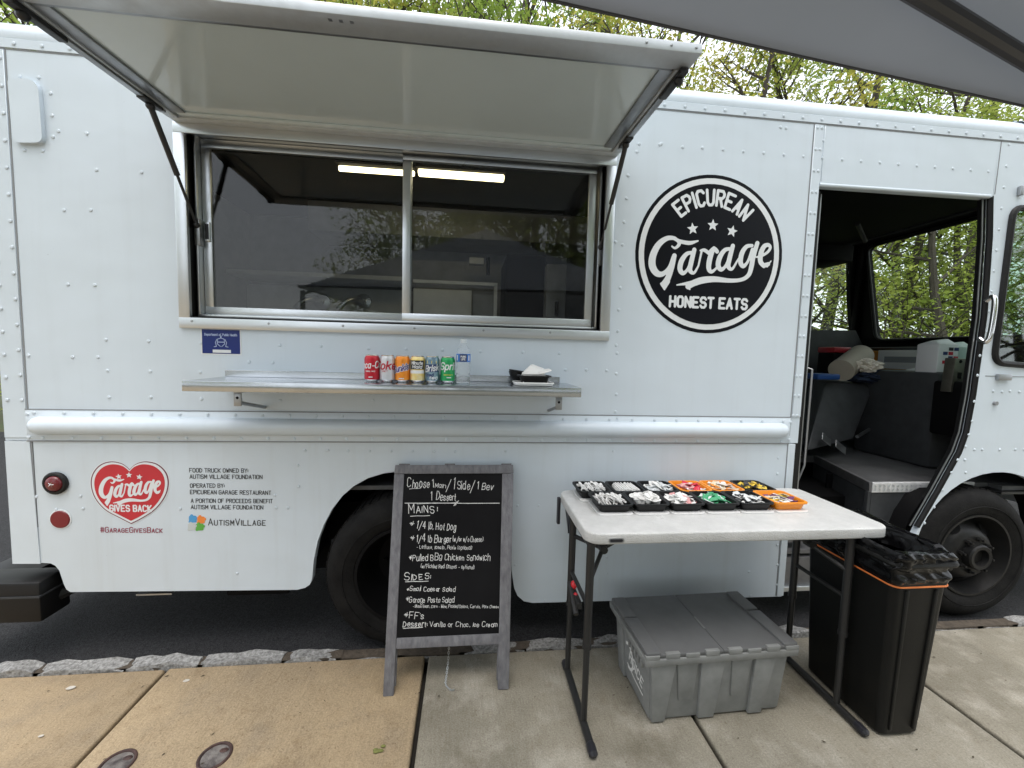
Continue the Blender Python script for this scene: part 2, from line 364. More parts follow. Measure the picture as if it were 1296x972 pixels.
# ================================================================ setting
def M_concrete(name, c1, c2, c3, seed):
    m = bpy.data.materials.new(name); m.use_nodes = True; t = m.node_tree; b = t.nodes["Principled BSDF"]; N = t.nodes.new; L = t.links.new
    tc = N("ShaderNodeTexCoord"); mp = N("ShaderNodeMapping"); mp.inputs["Location"].default_value = (seed, seed*.7, 0); L(tc.outputs["Object"], mp.inputs[0])
    def noise_(sc, det=6, st=None, ro=.6):
        n = N("ShaderNodeTexNoise"); n.inputs["Scale"].default_value = sc; n.inputs["Detail"].default_value = det; n.inputs["Roughness"].default_value = ro
        if st:
            q = N("ShaderNodeMapping"); q.inputs["Scale"].default_value = st; q.inputs["Rotation"].default_value = (0, 0, rad(6)); L(mp.outputs[0], q.inputs[0]); L(q.outputs[0], n.inputs["Vector"])
        else: L(mp.outputs[0], n.inputs["Vector"])
        return n.outputs[0]
    def rng(o, a, bb, c=0, d=1):
        r = N("ShaderNodeMapRange"); r.inputs[1].default_value = a; r.inputs[2].default_value = bb; r.inputs[3].default_value = c; r.inputs[4].default_value = d; L(o, r.inputs[0]); return r.outputs[0]
    def mix(f, a, bb, mode='MIX'):
        x = N("ShaderNodeMix"); x.data_type = 'RGBA'; x.blend_type = mode
        L(f, x.inputs[0]) if not isinstance(f, float) else setattr(x.inputs[0], 'default_value', f)
        for i, v in ((6, a), (7, bb)):
            if isinstance(v, tuple): x.inputs[i].default_value = (*v, 1)
            else: L(v, x.inputs[i])
        return x.outputs[2]
    big = noise_(1.3, 5, None, .55); mid = noise_(5.5, 6); streak = noise_(11, 6, (9, .8, 1)); grain = noise_(170, 3); sp = noise_(26, 4)
    blot = noise_(2.6, 8, None, .7); c = mix(rng(big, .40, .60), c1, c2); c = mix(rng(mid, .5, .72, 0, .75), c, c3); c = mix(rng(blot, .54, .68, 0, .55), c, mix(1.0, c, (.62, .58, .52), 'MULTIPLY')); c = mix(rng(blot, .30, .42, .5, 0), c, mix(1.0, c, (1.28, 1.28, 1.3), 'MULTIPLY'))
    c = mix(rng(streak, .38, .66, 0, .38), c, mix(1.0, c, (.70, .67, .62), 'MULTIPLY'))
    c = mix(rng(grain, .35, .65, 0, .6), c, mix(1.0, c, (.55, .53, .49), 'MULTIPLY')); c = mix(rng(noise_(75, 2), .64, .74, 0, .7), c, mix(1.0, c, (.5, .45, .38), 'MULTIPLY')); c = mix(rng(noise_(14, 7), .55, .72, 0, .5), c, mix(1.0, c, (.74, .68, .6), 'MULTIPLY')); c = mix(rng(noise_(95, 2), .66, .74, 0, .6), c, mix(1.0, c, (1.5, 1.5, 1.5), 'MULTIPLY'))
    c = mix(rng(sp, .72, .8, 0, .5), c, tuple(x*.45 for x in c3))
    L(c, b.inputs["Base Color"]); b.inputs["Roughness"].default_value = .85
    L(rng(big, .35, .6, .62, .92), b.inputs["Roughness"])
    bp = N("ShaderNodeBump"); bp.inputs["Strength"].default_value = .5; bp.inputs["Distance"].default_value = .004
    ad = N("ShaderNodeMath"); ad.operation = 'ADD'; L(grain, ad.inputs[0]); L(noise_(60, 5), ad.inputs[1]); L(ad.outputs[0], bp.inputs["Height"]); L(bp.outputs[0], b.inputs["Normal"])
    return m
m_tan = [M_concrete(f"tan_concrete_{i}", (.43, .33, .205), (.36, .28, .18), (.30, .24, .165), 3.1*i) for i in range(2)]
m_gry = [M_concrete(f"grey_concrete_{i}", (.33, .305, .245), (.25, .232, .185), (.47, .445, .385), 2.3*i+11) for i in range(3)]
m_bed = M("joint_dirt", (.028, .025, .02), .95, var=.4, vscale=40)
m_asph = M("asphalt", (.009, .0093, .0103), .82, var=.6, vscale=130, bump=1.0, bscale=160, col2=(.045, .046, .05), detail=2, spec=.25)
m_stone = M("kerb_granite", (.40, .40, .39), .8, var=.55, vscale=75, bump=1.0, bscale=45, col2=(.10, .097, .093), detail=8)
m_mortar = M("kerb_mortar", (.10, .08, .06), .95, var=.5, vscale=30, bump=.8, bscale=60)
m_soil = M("forest_floor", (.07, .06, .035), .95, var=.5, vscale=.8, col2=(.05, .075, .02))

def sheet(name, x0, x1, y0, y1, z, mat, kind='structure'):
    b = MB(); b.add([(x0, y0, z), (x1, y0, z), (x1, y1, z), (x0, y1, z)], [(0, 1, 2, 3)])
    return tag(b.build(name, mat, smooth=False), kind=kind)
sheet('ground', -150, 150, -60, 160, -.09, m_soil)
sheet('road', -60, 60, 1.9305, 7.4, -.012, m_asph)
sheet('sidewalk_bed', -40, 40, -8, 1.93, -.035, m_bed)
# sidewalk slabs (joints measured on the photo)
b = MB(); JX = [-1.35-1.17*k for k in range(24, 0, -1)]+[-1.35, -.181, .957, 2.135]+[2.135+1.17*k for k in range(1, 24)]
for i in range(len(JX)-1):
    x0, x1 = JX[i], JX[i+1]; g = .016; ms = 0 if x1 < -.1 else 2
    for j, (y0, y1) in enumerate(((.35, 1.925), (-1.2, .338), (-2.9, -1.212), (-6, -2.912))):
        b.box(x0+g/2+(.003 if i % 2 else 0), x1-g/2, y0, y1, -.05, rnd.uniform(-.0012, .0012) if j else (0.004 if abs(x0+1.35) < .01 else 0), ms+((i+j) % 2), bev=.010, seg=3)
tag(b.build('sidewalk', m_tan+m_gry[:2], ang=50), kind='structure')
# kerb of rough granite blocks
b = MB(); x = -9.0; rk = random.Random(3)
while x < 9:
    w = rk.uniform(.20, .38); near = min(abs(x+w/2+.295), abs(x+w/2-2.95))
    if True:
        bm = bmesh.new(); bmesh.ops.create_cube(bm, size=1); bmesh.ops.subdivide_edges(bm, edges=bm.edges[:], cuts=4, use_grid_fill=True)
        top = rk.uniform(.010, .026) if near > .22 else -.004
        for v in bm.verts:
            p = v.co.copy(); p.x *= w-.012; p.y *= .062; p.z = (p.z-.5)*.12+top
            q = Vector((p.x*14+x*9, p.y*22, p.z*20+x)); nz = noise.noise_vector(q)*.014+noise.noise_vector(q*2.7)*.006; edge = 1 if abs(v.co.x) > .45 else 0
            v.co = Vector((x+w/2+p.x+nz.x*.8, 1.957+p.y+nz.y, p.z+nz.z*.9-edge*.012))
        b.from_bm(bm)
    b.box(x-.02, x+w+.02, 1.931, 1.985, -.06, .004+rk.uniform(0, .004), 1)
    x += w+rk.uniform(-.004, .004)
tag(b.build('kerb', [m_stone, m_mortar], ang=28), kind='structure')

# ================================================================ trees beyond the truck, plus rows added behind the camera
m_bark = M("bark", (.075, .062, .05), .9, var=.5, vscale=6, bump=.6, bscale=20, vstretch=(4, 4, .7))
m_lv = [M_leaf("spring_leaf", (.42, .47, .12), (.25, .33, .07), .55), M_leaf("green_leaf", (.31, .41, .09), (.17, .26, .05), .55), M_leaf("olive_leaf", (.50, .46, .11), (.32, .33, .07), .55)]
def make_tree(seed, h, spread, leafmat, nleaf, leaf, low=.25):
    r = random.Random(seed); tb = MB(); tips = []
    def limb(p, d, L, r0, lvl):
        pts = [p]; q = p.copy(); dd = d.copy(); n = 6 if lvl == 0 else 4
        for i in range(n):
            dd = (dd+Vector((r.uniform(-1, 1), r.uniform(-1, 1), r.uniform(-.3, .6)))*(.10 if lvl == 0 else .22)).normalized(); q = q+dd*(L/n); pts.append(q.copy())
        tb.tube(pts, [r0*(1-.75*i/n) for i in range(n+1)], 7 if lvl == 0 else 5, 0, cap=False)
        if lvl >= 1: tips.extend((x, lvl) for x in pts[1:])
        if lvl == 3: return
        k = {0: 11, 1: 5, 2: 3}[lvl]
        for i in range(k):
            f = (low+(1-low)*(i+.5)/k) if lvl == 0 else r.uniform(.35, 1); a = r.uniform(0, 6.283); j = min(n-1, int(f*n)); base = pts[j].lerp(pts[j+1], f*n-j) if j < n else pts[-1]
            up = r.uniform(.15, .9); nd = Vector((math.cos(a), math.sin(a), up)).normalized()
            if lvl: nd = (nd+dd*.8).normalized()
            limb(base, nd, (spread*(1.15-.6*f) if lvl == 0 else L*r.uniform(.45, .7)), r0*(.42 if lvl == 0 else .55)*(1.1-.5*f), lvl+1)
    limb(Vector((0, 0, -.1)), Vector((r.uniform(-.06, .06), r.uniform(-.06, .06), 1)), h, h*.014+.03, 0)
    lb = MB(); V = []; Fc = []
    for _ in range(nleaf):
        p, lvl = r.choice(tips); s = leaf*r.uniform(.6, 1.3); c = p+Vector((r.gauss(0, .22), r.gauss(0, .22), r.gauss(-.05, .2)))
        a = Vector((r.uniform(-1, 1), r.uniform(-1, 1), r.uniform(-.7, .5))).normalized(); q = Vector((r.uniform(-1, 1), r.uniform(-1, 1), r.uniform(-1, 1))); bb = a.cross(q).normalized()
        o = len(V); V += [c-a*s, c+bb*s*.42, c+a*s, c-bb*s*.42]; Fc.append((o, o+1, o+2, o+3))
    lb.add(V, Fc)
    root = thing('tree', None, 'tree'); tb.build('trunk', m_bark, root); lb.build('crown', leafmat, root, smooth=False, fixn=False)
    return root
protos = [make_tree(11, 9.5, 2.6, m_lv[0], 6000, .065, .2), make_tree(12, 11, 3.0, m_lv[1], 7500, .066, .18), make_tree(13, 8.5, 2.4, m_lv[2], 5000, .06, .15), make_tree(14, 7, 2.6, m_lv[0], 6500, .062, .04)]
spots = [  # x, y, scale, kind
 (-7.5, 8.6, 1.0, 1), (-4.6, 9.4, .95, 0), (-2.2, 8.8, 1.0, 2), (.2, 9.6, 1.05, 0), (1.5, 8.7, .92, 1), (3.4, 9.2, 1.0, 2), (4.6, 10.6, .9, 0), (6.3, 9.1, 1.0, 2), (8.4, 9.6, .95, 0),
 (-6.0, 12.5, 1.1, 1), (-3.2, 13, 1.1, 0), (-.6, 12.6, 1.2, 1), (2.6, 13.4, 1.1, 0), (5.4, 13.2, 1.15, 1), (8.0, 13.0, 1.1, 2), (11.0, 12.0, 1.1, 1), (14.5, 12.5, 1.15, 0),
 (10.2, 7.6, .95, 3), (12.6, 9.0, 1.0, 3), (11.6, 10.4, .95, 0), (14.6, 9.8, 1.05, 3), (15.5, 7.2, 1.0, 1), (18.5, 9.5, 1.1, 3), (18, 13.5, 1.2, 1), (22, 11.5, 1.2, 3), (13.2, 6.6, .8, 3), (16.8, 5.2, .9, 3), (-11, 10, 1.1, 1), (-14, 13, 1.2, 0),
 (1.5, -11, 1.1, 3), (4.2, -12.5, 1.0, 1), (7, -11, 1.2, 3), (10.5, -12, 1.1, 1), (-1.5, -13, 1.1, 3), (14, -10, 1.2, 3), (-12, -12, 1.1, 1), (18, -9, 1.2, 3), (0, -10, 1.15, 3), (2.8, -9.5, 1.2, 3), (5.6, -10, 1.2, 3), (8.6, -9.6, 1.1, 3), (12, -9, 1.2, 3), (-15, -9, 1.3, 3), (-18, -11, 1.2, 1), (22, -10, 1.3, 3), (-10.5, -9, 1.0, 3), (-.5, -15, 1.3, 1), (2.2, -15.5, 1.35, 1), (5, -15, 1.3, 1), (7.8, -15.5, 1.35, 1), (10.8, -15, 1.3, 1), (3.6, -17.5, 1.4, 1), (6.4, -18, 1.4, 1), (9.4, -18, 1.4, 1)]  # rows behind the camera are added to darken reflections and block low sky
LBL = {0: "slim tree with pale yellow-green leaves", 1: "tall tree with mid green leaves", 2: "small tree with olive yellow leaves", 3: "low bushy tree with fresh leaves"}
used_p = set()
for i, (x, y, s, k) in enumerate(spots):
    if k in used_p: t = copy_tree(protos[k])
    else: t = protos[k]; used_p.add(k)
    t.location = (x, y, -.09); t.rotation_euler = (0, 0, rnd.uniform(0, 6.28)); t.scale = (s, s, s*rnd.uniform(.92, 1.08))
    where = "added behind the photographer to darken sky and reflections" if y < 0 else "seen through the cab windows" if x > 9.9 else ("in the front row above the truck roof" if y < 11 else "further back behind the truck roof")
    t['label'] = LBL[k]+", "+where; t['group'] = ["slim spring trees ", "tall green trees ", "olive leaved trees ", "bushy trees "][k]+where
    t['category'] = 'tree'
# understory behind the road: one mass of shrubs nobody could count
r = random.Random(5); V = []; Fc = []
for _ in range(34000):
    x = r.uniform(6, 26) if r.random() < .8 else r.uniform(-14, 6); y0 = 7.9 if x < 9 else 5.2+abs(x-14)*.12; y = y0+abs(r.gauss(0, 1.8)); hmax = 1.5+1.1*noise.noise(Vector((x*.6, y*.6, 0)))
    c = Vector((x, y, -.05+hmax*r.random()**.7)); s = .06*r.uniform(.6, 1.4); a = Vector((r.uniform(-1, 1), r.uniform(-1, 1), r.uniform(-.6, .6))).normalized(); bb = a.cross(Vector((r.uniform(-1, 1), r.uniform(-1, 1), r.uniform(-1, 1)))).normalized()
    o = len(V); V += [c-a*s, c+bb*s*.45, c+a*s, c-bb*s*.45]; Fc.append((o, o+1, o+2, o+3))
b = MB(); b.add(V, Fc); tag(b.build('undergrowth', m_lv[0], smooth=False, fixn=False), "fresh green undergrowth below the trees, seen through the cab windows", 'undergrowth', kind='stuff')

# ================================================================ food truck
truck = thing('food_truck', "white riveted step van food truck with raised awning and open cab door", 'food truck', (0, YW, 0))
WIN = (-1.275, .665, 1.605, 2.452)                 # serving opening x0,x1,z0,z1
Z_SEAM, Z_RT, Z_RB = 2.700, 1.178, 1.037
XL, XD, XF = -2.055, 1.79, 4.17
# --- side body: upper wall, header, door-front panel
b = MB()
b.prism([(XL, Z_RB), (1.765, Z_RB), (1.79, Z_RB), (1.795, 2.40), (1.765, Z_SEAM), (XL, Z_SEAM)], yz, YW, YW+.045, holes=[[(WIN[0], WIN[2]), (WIN[1], WIN[2]), (WIN[1], WIN[3]), (WIN[0], WIN[3])]])
b.prism([(1.7652, Z_SEAM), (1.795, 2.40), (2.83, 2.405), (2.83, Z_SEAM)], yz, YW, YW+.05)
b.tube([(1.795, YW+.006, 2.402), (2.815, YW+.006, 2.409)], .011, 10)
# seams (dark sealant lines, 1 mm proud) and overlap strips
def seam(p, q, w=.005, pr=.0016):
    (x0, z0), (x1, z1) = p, q; d = Vector((x1-x0, z1-z0)).normalized(); s_ = Vector((-d.y, d.x))*w/2
    b.prism([(x0-s_.x, z0-s_.y), (x1-s_.x, z1-s_.y), (x1+s_.x, z1+s_.y), (x0+s_.x, z0+s_.y)], yz, YW-pr, YW, mat=1)
def strip(x0, x1, z0, z1, pr=.004): b.box(x0, x1, YW-pr, YW+.001, z0, z1, 0, bev=.0015, seg=1)
strip(XL, 4.15, Z_SEAM+.004, 2.742); seam((XL, Z_SEAM), (3.9, Z_SEAM))
strip(XL, -1.962, 1.05, Z_SEAM-.004); seam((-1.957, Z_RT), (-1.957, Z_SEAM))
strip(1.742, 1.790, Z_RT+.004, Z_SEAM-.004, .005); seam((1.736, Z_RT-.1), (1.740, Z_SEAM))
strip(1.80, 1.806, 2.42, Z_SEAM-.004, .003); seam((2.84, 2.42), (2.845, Z_SEAM), .004)
# roof edge: quarter-round cap rail and crowned roof
prof = [(YW-.002, 2.742), (YW-.006, 2.765), (YW+.004, 2.795), (YW+.03, 2.822), (YW+.06, 2.834), (YW+.066, 2.842), (YW+.075, 2.836), (YW+.30, 2.85), (3.04, 2.875), (4.02, 2.84), (4.06, 2.77), (4.06, 2.70)]
b.add([(x, y, z) for x in (XL, 3.35) for y, z in prof], [(i, i+1, len(prof)+i+1, len(prof)+i) for i in range(len(prof)-1)])
b.add([(x, y+.008*(x > 3.6), z-.0+(.012 if x < 3.6 else -.05)) for x in (3.0, 4.12) for y, z in prof], [(i, i+1, len(prof)+i+1, len(prof)+i) for i in range(len(prof)-1)])
# far side, rear, front shells
b.box(XL, 4.16, 4.095, 4.14, .35, 1.62, 0); b.box(XL, 3.44, 4.095, 4.14, 1.62, 2.72, 0)
b.box(XL, XL+.04, YW+.046, 4.054, .46, 2.74, 0)
b.box(4.185, 4.22, YW+.051, 4.14, .45, 1.56, 0); b.box(4.185, 4.195, YW+.051, 4.09, 2.75, 2.82, 0)
# rivets ---------------------------------------------------------------
RV = []
def row(p, q, n, zlift=0):
    for i in range(n): RV.append((p[0]+(q[0]-p[0])*i/(n-1), p[1]+(q[1]-p[1])*i/(n-1)))
row((XL+.03, 2.722), (4.1, 2.722), 59)
row(wl(889, 187), wl(1017, 198), 6); row(wl(1066, 202), wl(1251, 217), 9)
row(wl(835, 183), wl(864, 186), 2); row(wl(988, 161), wl(995, 162), 2)
for xx in (1.752, 1.776): row((xx+.004, 2.68), (xx-.006, 1.19), 15)
row(wl(1042, 178), wl(1041, 200), 2); row(wl(1277, 183), wl(1249, 420), 10)
row((XL+.022, 2.62), (XL+.022, 1.22), 15); row((-1.975, 2.66), (-1.975, 1.22), 14); 
for p in [(25, 97), (49, 98), (64, 118), (66, 146), (67, 173), (31, 190), (54, 191), (74, 166), (110, 169), (122, 215), (179, 218), (81, 266), (115, 266), (86, 360), (120, 361), (134, 430), (188, 432), (92, 452), (124, 452), (136, 469), (190, 470), (138, 503), (191, 503), (36, 450), (254, 434), (253, 471), (354, 437), (406, 438), (315, 458), (345, 459), (255, 505), (305, 506), (355, 507), (466, 441), (514, 442), (560, 443), (608, 445), (662, 446), (708, 447), (716, 468), (742, 468), (768, 469), (781, 447), (780, 473), (780, 499), (779, 521), (781, 529), (472, 507), (780, 437),
          (809, 182), (837, 182), (806, 192), (795, 222), (793, 251), (790, 281), (788, 310), (786, 336), (785, 364), (783, 392), (782, 419), (779, 306), (776, 258)]: RV.append(wl(*p))
row((-1.93, 1.163), (1.69, 1.157), 31); row((-1.90, 1.050), (1.69, 1.046), 31)
row(wl(1000, 534), wl(998, 556), 2); row(wl(36, 524), wl(38, 553), 2)
for x, z in RV:
    if not (WIN[0]-.04 < x < WIN[1]+.04 and WIN[2]-.04 < z < WIN[3]+.1): b.dome((x, YW-(.005 if z > 1.03 and (z > 2.7 or z < 1.18 or x < -1.96 or 1.74 < x < 1.79) else 0), z), .0085, .0045)
body = b.build('body', [m_paint, m_seal], truck, ang=40)
# rub rail
b = MB(); b.box(-1.965, 1.735, YW-.005, YW+.001, Z_RB, Z_RT, 0, bev=.002, seg=1)
zc, rr_ = 1.106, .041; n = 14; xs = [-1.95+rr_*(1-math.cos(rad(a))) for a in (0, 30, 60, 90)]; rs = [rr_*math.sin(rad(a)) for a in (4, 30, 60, 90)]
xs2 = [1.72-(x+1.95) for x in xs][::-1]; ring = list(zip(xs+xs2, rs+rs[::-1])); V = []
for x, r_ in ring: V += [(x, YW-.005-r_*.95*math.sin(math.pi*k/n), zc+r_*math.cos(math.pi*k/n)) for k in range(n+1)]
b.add(V, [(i*(n+1)+k, i*(n+1)+k+1, (i+1)*(n+1)+k+1, (i+1)*(n+1)+k) for i in range(len(ring)-1) for k in range(n)])
b.box(-1.965, 1.735, YW-.0062, YW+.001, Z_RT-.001, Z_RT+.003, 1); b.box(-1.965, 1.735, YW-.0062, YW+.001, Z_RB-.004, Z_RB+.001, 1)
rub = b.build('rub_rail', [m_paint, m_seal], truck, ang=50)
# lower skirts
b = MB(); z1 = Z_RB-.0045
arch1 = [wl(*p) for p in [(395, 733), (397, 710), (402, 685), (410, 664), (420, 645), (433, 628), (448, 615), (466, 605), (486, 599), (510, 596)]]
AX = -.255; half = AX-arch1[0][0]
sk = [(-1.945, z1), (-1.945, wl(60, 712)[1])]+[wl(*p) for p in [(64, 713), (70, 716), (75, 722), (78, 731), (81, 740), (84, 746), (89, 749.3)]]+[wl(*p) for p in [(376, 746.5), (386, 744), (392, 740)]]+arch1+[(AX, arch1[-1][1]+.002)]
sk2 = [(2*AX-x, z) for x, z in arch1[::-1] if x < 2*AX]
sk2 = [(AX, arch1[-1][1]+.002)]+[(2*AX-x, z) for x, z in arch1[::-1]]+[wl(*p) for p in [(651, 745), (655, 754), (663, 761), (674, 763)]]+[wl(989, 755), (1.772, z1)]
b.prism(sk+[(AX, z1)], yz, YW, YW+.04); b.prism([(AX, z1)]+sk2, yz, YW, YW+.04)
b.prism([wl(7, 558), wl(38.5, 558), wl(52, 713), wl(17, 713)], yz, YW-.004, YW+.036)
b.box(1.735, 1.775, YW-.004, YW+.001, .17, Z_RB-.006, 0, bev=.0015, seg=1)
b.box(-1.955, -1.947, YW-.002, YW+.03, .475, z1, 1)
b.box(1.729, 1.733, YW-.0016, YW+.001, .17, Z_RB-.006, 1)
SR = []
for px, py in [(15, 575), (33, 574), (18, 604), (35, 604), (20, 633), (37, 633), (22, 661), (38, 662), (25, 690), (41, 690)]: SR.append(wl(px, py))
for i in range(8): SR.append(wl(386+i*27.2, 570.5+i*.2))
for p in [(46, 629), (102, 628), (105, 644), (71, 645), (228, 644), (348, 627), (377, 589), (378, 616), (349, 643), (364, 643), (300, 726), (415, 570), (640, 571), (776, 571), (655, 640), (682, 640), (652, 715), (768, 727), (690, 760), (720, 759), (745, 758), (780, 757), (810, 757), (845, 756), (880, 755), (915, 755), (950, 754), (948, 724), (768, 706), (985, 580), (984, 600), (986, 620), (983, 740), (984, 715), (984, 690)]: SR.append(wl(*p))
for x, z in SR: b.dome((x, YW-.0005, z+.001), .0075, .004)
b.build('skirt_panel', [m_paint2, m_seal], truck, ang=40)
# panel ahead of the door, with the front wheel arch and quarter window hole
b = MB()
dl = [wl(*p) for p in [(1257, 248), (1256, 300), (1249, 400), (1235, 500), (1226, 548), (1217, 573), (1190, 622), (1163, 668)]]
arch2 = [(3.08-.51*math.cos(rad(a)), .36+.51*math.sin(rad(a))) for a in range(5, 180, 8)]
qw = rpoly([wl(1281, 262), (3.70, 2.33), (3.62, 1.47), wl(1256, 459)], .07, 6)
out = [(2.8305, Z_SEAM)]+dl+[(2.53, .40)]+arch2+[(3.62, .40), (4.18, .45), (4.18, 1.5), (4.13, Z_SEAM)]
b.prism(out, yz, YW, YW+.032, holes=[qw])
b.box(2.91, 3.9, YW-.0016, YW+.001, 1.425, 1.429, 1)
for p in [(1240, 450), (1237, 475), (1233, 508), (1230, 533), (1226, 550), (1222, 565), (1212, 582), (1204, 598), (1193, 620), (1182, 642), (1170, 662), (1257, 495), (1268, 496), (1278, 495), (1290, 496), (1233, 569), (1243, 569), (1265, 569), (1285, 569), (1221, 582), (1222, 598), (1296, 569)]:
    x, z = wl(*p); b.dome((x, YW-.0005, z), .009, .004)
b.tube([(2.99, YW-.012, 1.272), (2.99, YW, 1.272)], .012, 10, 1)
b.build('front_panel', [m_paint, m_seal], truck, ang=40)
b = MB(); b.tube([(x, YW-.004, z) for x, z in qw], .017, 8, 0, closed=True); qf = b.build('quarter_window_seal', m_rubber, truck)
b = MB(); b.prism(qw, yz, YW+.02, YW+.026); b.build('quarter_window_pane', M_glass("cab_glass_green", (.6, .7, .65), boost=.05), qf, smooth=False)
b = MB(); b.box(2.975, 3.06, YW-.02, YW, 1.405, 1.44, 0, bev=.004); b.build('window_latch', m_alud, qf)
b = MB(); b.box(2.975, 3.0, YW-.02, YW, 2.42, 2.47, 0, bev=.004); b.build('window_latch', m_alud, qf)
b = MB(); gx, gz0, gz1 = 2.845, 1.615, 1.865
b.tube(smooth_path([(gx-.0, YW, gz0+.02), (gx, YW-.03, gz0), (gx+.008, YW-.042, gz0+.05), (gx+.014, YW-.042, gz1-.05), (gx+.016, YW-.03, gz1), (gx+.016, YW, gz1-.02)], 5), .0125, 12); b.build('grab_handle', m_chrome, truck)
# door frame: rubber lined edge following the opening, track rail
b = MB(); P = [(x+.0, YW+.012, z) for x, z in dl]
for k in range(len(P)-1):
    pass
b.tube(P, .014, 8, 0)
b.prism([(x-.022, z) for x, z in dl]+[(x, z) for x, z in dl[::-1]], yz, YW+.033, YW+.055, mat=0)
b.tube([(x-.024, YW+.030, z) for x, z in dl], .004, 6, 1)
b.box(1.79, 1.855, YW+.052, YW+.12, .735, 2.39, 0); b.box(1.862, 1.868, YW+.06, YW+.07, .74, 2.38, 1)
b.tube([(1.87, YW+.08, 1.45), (1.885, YW+.05, 1.44), (1.885, YW+.05, .9), (1.86, YW+.08, .75)], .006, 6, 1)
b.build('door_frame', [m_black, m_alud], truck)
# serving window: trim frame, deep reveal, sliding sashes
b = MB(); t_ = .035
def frame_ring(b, x0, x1, z0, z1, t, ya, yb, mat=0, bev=.003):
    b.box(x0, x1, ya, yb, z0, z0+t, mat, bev=bev); b.box(x0, x1, ya, yb, z1-t, z1, mat, bev=bev)
    b.box(x0, x0+t, ya+.0007, yb-.0007, z0+t-.002, z1-t+.002, mat, bev=bev); b.box(x1-t, x1, ya+.0007, yb-.0007, z0+t-.002, z1-t+.002, mat, bev=bev)
frame_ring(b, WIN[0]-.035, WIN[1]+.035, WIN[2]-.045, WIN[3]+.006, .048, YW-.016, YW+.004)
frame_ring(b, WIN[0]-.002, WIN[1]+.002, WIN[2]-.002, WIN[3]+.002, .010, YW-.010, YW+.14, 2, .001)
frame_ring(b, WIN[0]+.018, WIN[1]-.018, WIN[2]+.011, WIN[3]-.011, .012, YW+.03, YW+.10, 0)
b.box(WIN[0]+.012, WIN[1]-.012, YW+.1005, YW+.12, WIN[3]-.03, WIN[3]-.011, 1, bev=.002)
for k in range(24): 
    x = WIN[0]+.02+(WIN[1]-WIN[0]-.04)*k/23
    if k % 4 == 0: b.dome((x, YW-.016, WIN[2]-.013), .006, .003, mat=1)
wf = b.build('serving_window', [m_alu, m_alud, m_black], truck, ang=30)
m_kg = M_glass("window_glass", (.90, .92, .92), boost=-.006)
XM = -.312
for (x0, x1, y) in ((WIN[0]+.031, XM+.02, YW+.075), (XM-.02, WIN[1]-.045, YW+.05)):
    b = MB(); frame_ring(b, x0, x1, WIN[2]+.024, WIN[3]-.024, .038, y-.01, y+.01, 0, .002)
    if x0 < XM-.5: b.box(x0+.010, x0+.034, y-.018, y-.008, WIN[2]+.36, WIN[2]+.45, 0, bev=.003); b.box(x0+.014, x0+.030, y-.0195, y-.017, WIN[2]+.37, WIN[2]+.44, 1)
    sa = b.build('sliding_sash', [m_alu, m_black], wf, ang=30)
    b = MB(); b.box(x0+.036, x1-.036, y-.002, y+.002, WIN[2]+.06, WIN[3]-.06, 0); b.build('pane', m_kg, sa, smooth=False)
# --- awning -------------------------------------------------------------
HY, HZ = YW-.012, 2.455; es = Vector((0, -.733, -.028)).normalized(); en = Vector((0, es.z, -es.y))
def aw(x, s_, n_): return Vector((x, HY, HZ))+es*s_+en*n_
TA = Matrix(((1, 0, 0, 0), (0, es.y, en.y, HY), (0, es.z, en.z, HZ), (0, 0, 0, 1)))
AX0, AX1, AL = -1.30, .70, .742
b = MB()
b.box(AX0+.02, AX1-.02, .02, AL-.02, .012, .024, 1, T=TA)                      # panel
b.box(AX0, AX1, AL-.085, AL, -.002, .0275, 0, bev=.003, T=TA)                 # outer beam
b.box(AX0+.05, AX1-.05, AL-.100, AL-.0855, .002, .0115, 2, bev=.002, T=TA)
b.box(AX0+.002, AX1-.002, .0, .042, -.002, .026, 0, bev=.003, T=TA)            # hinge beam
b.box(AX0+.05, AX1-.05, .0425, .075, .005, .0115, 3, bev=.002, T=TA)
for x0, x1 in ((AX0, AX0+.042), (AX1-.042, AX1)):
    b.box(x0, x1, .0425, AL-.0855, -.003, .027, 0, bev=.003, T=TA)
    xi = x1 if x0 == AX0 else x0-.05
    b.box(xi+.0005, xi+.0495, .0755, AL-.1005, .003, .0115, 2, bev=.002, T=TA)
    xm = (x0+x1)/2
    b.box(xm-.012, xm+.012, .1, AL-.1, -.012, -.0035, 2, bev=.002, T=TA)
for x in (AX1-.1, AX1-.02, AX1-.18, -.9): b.dome(aw(x, AL+.0005, .013), .0045, .003, ax=es, mat=2)
for k in range(3): b.box(-.42+.03*k, -.41+.03*k, AL-.03, AL-.02, -.0035, -.0015, 2, T=TA)
awn = b.build('awning', [m_aluw, m_awn, m_alud, m_awn], truck, ang=30)
b = MB(); b.cyl((AX0, HY+.002, HZ+.036), (AX1, HY+.002, HZ+.036), .010, n=10); b.build('hinge', m_alud, awn)
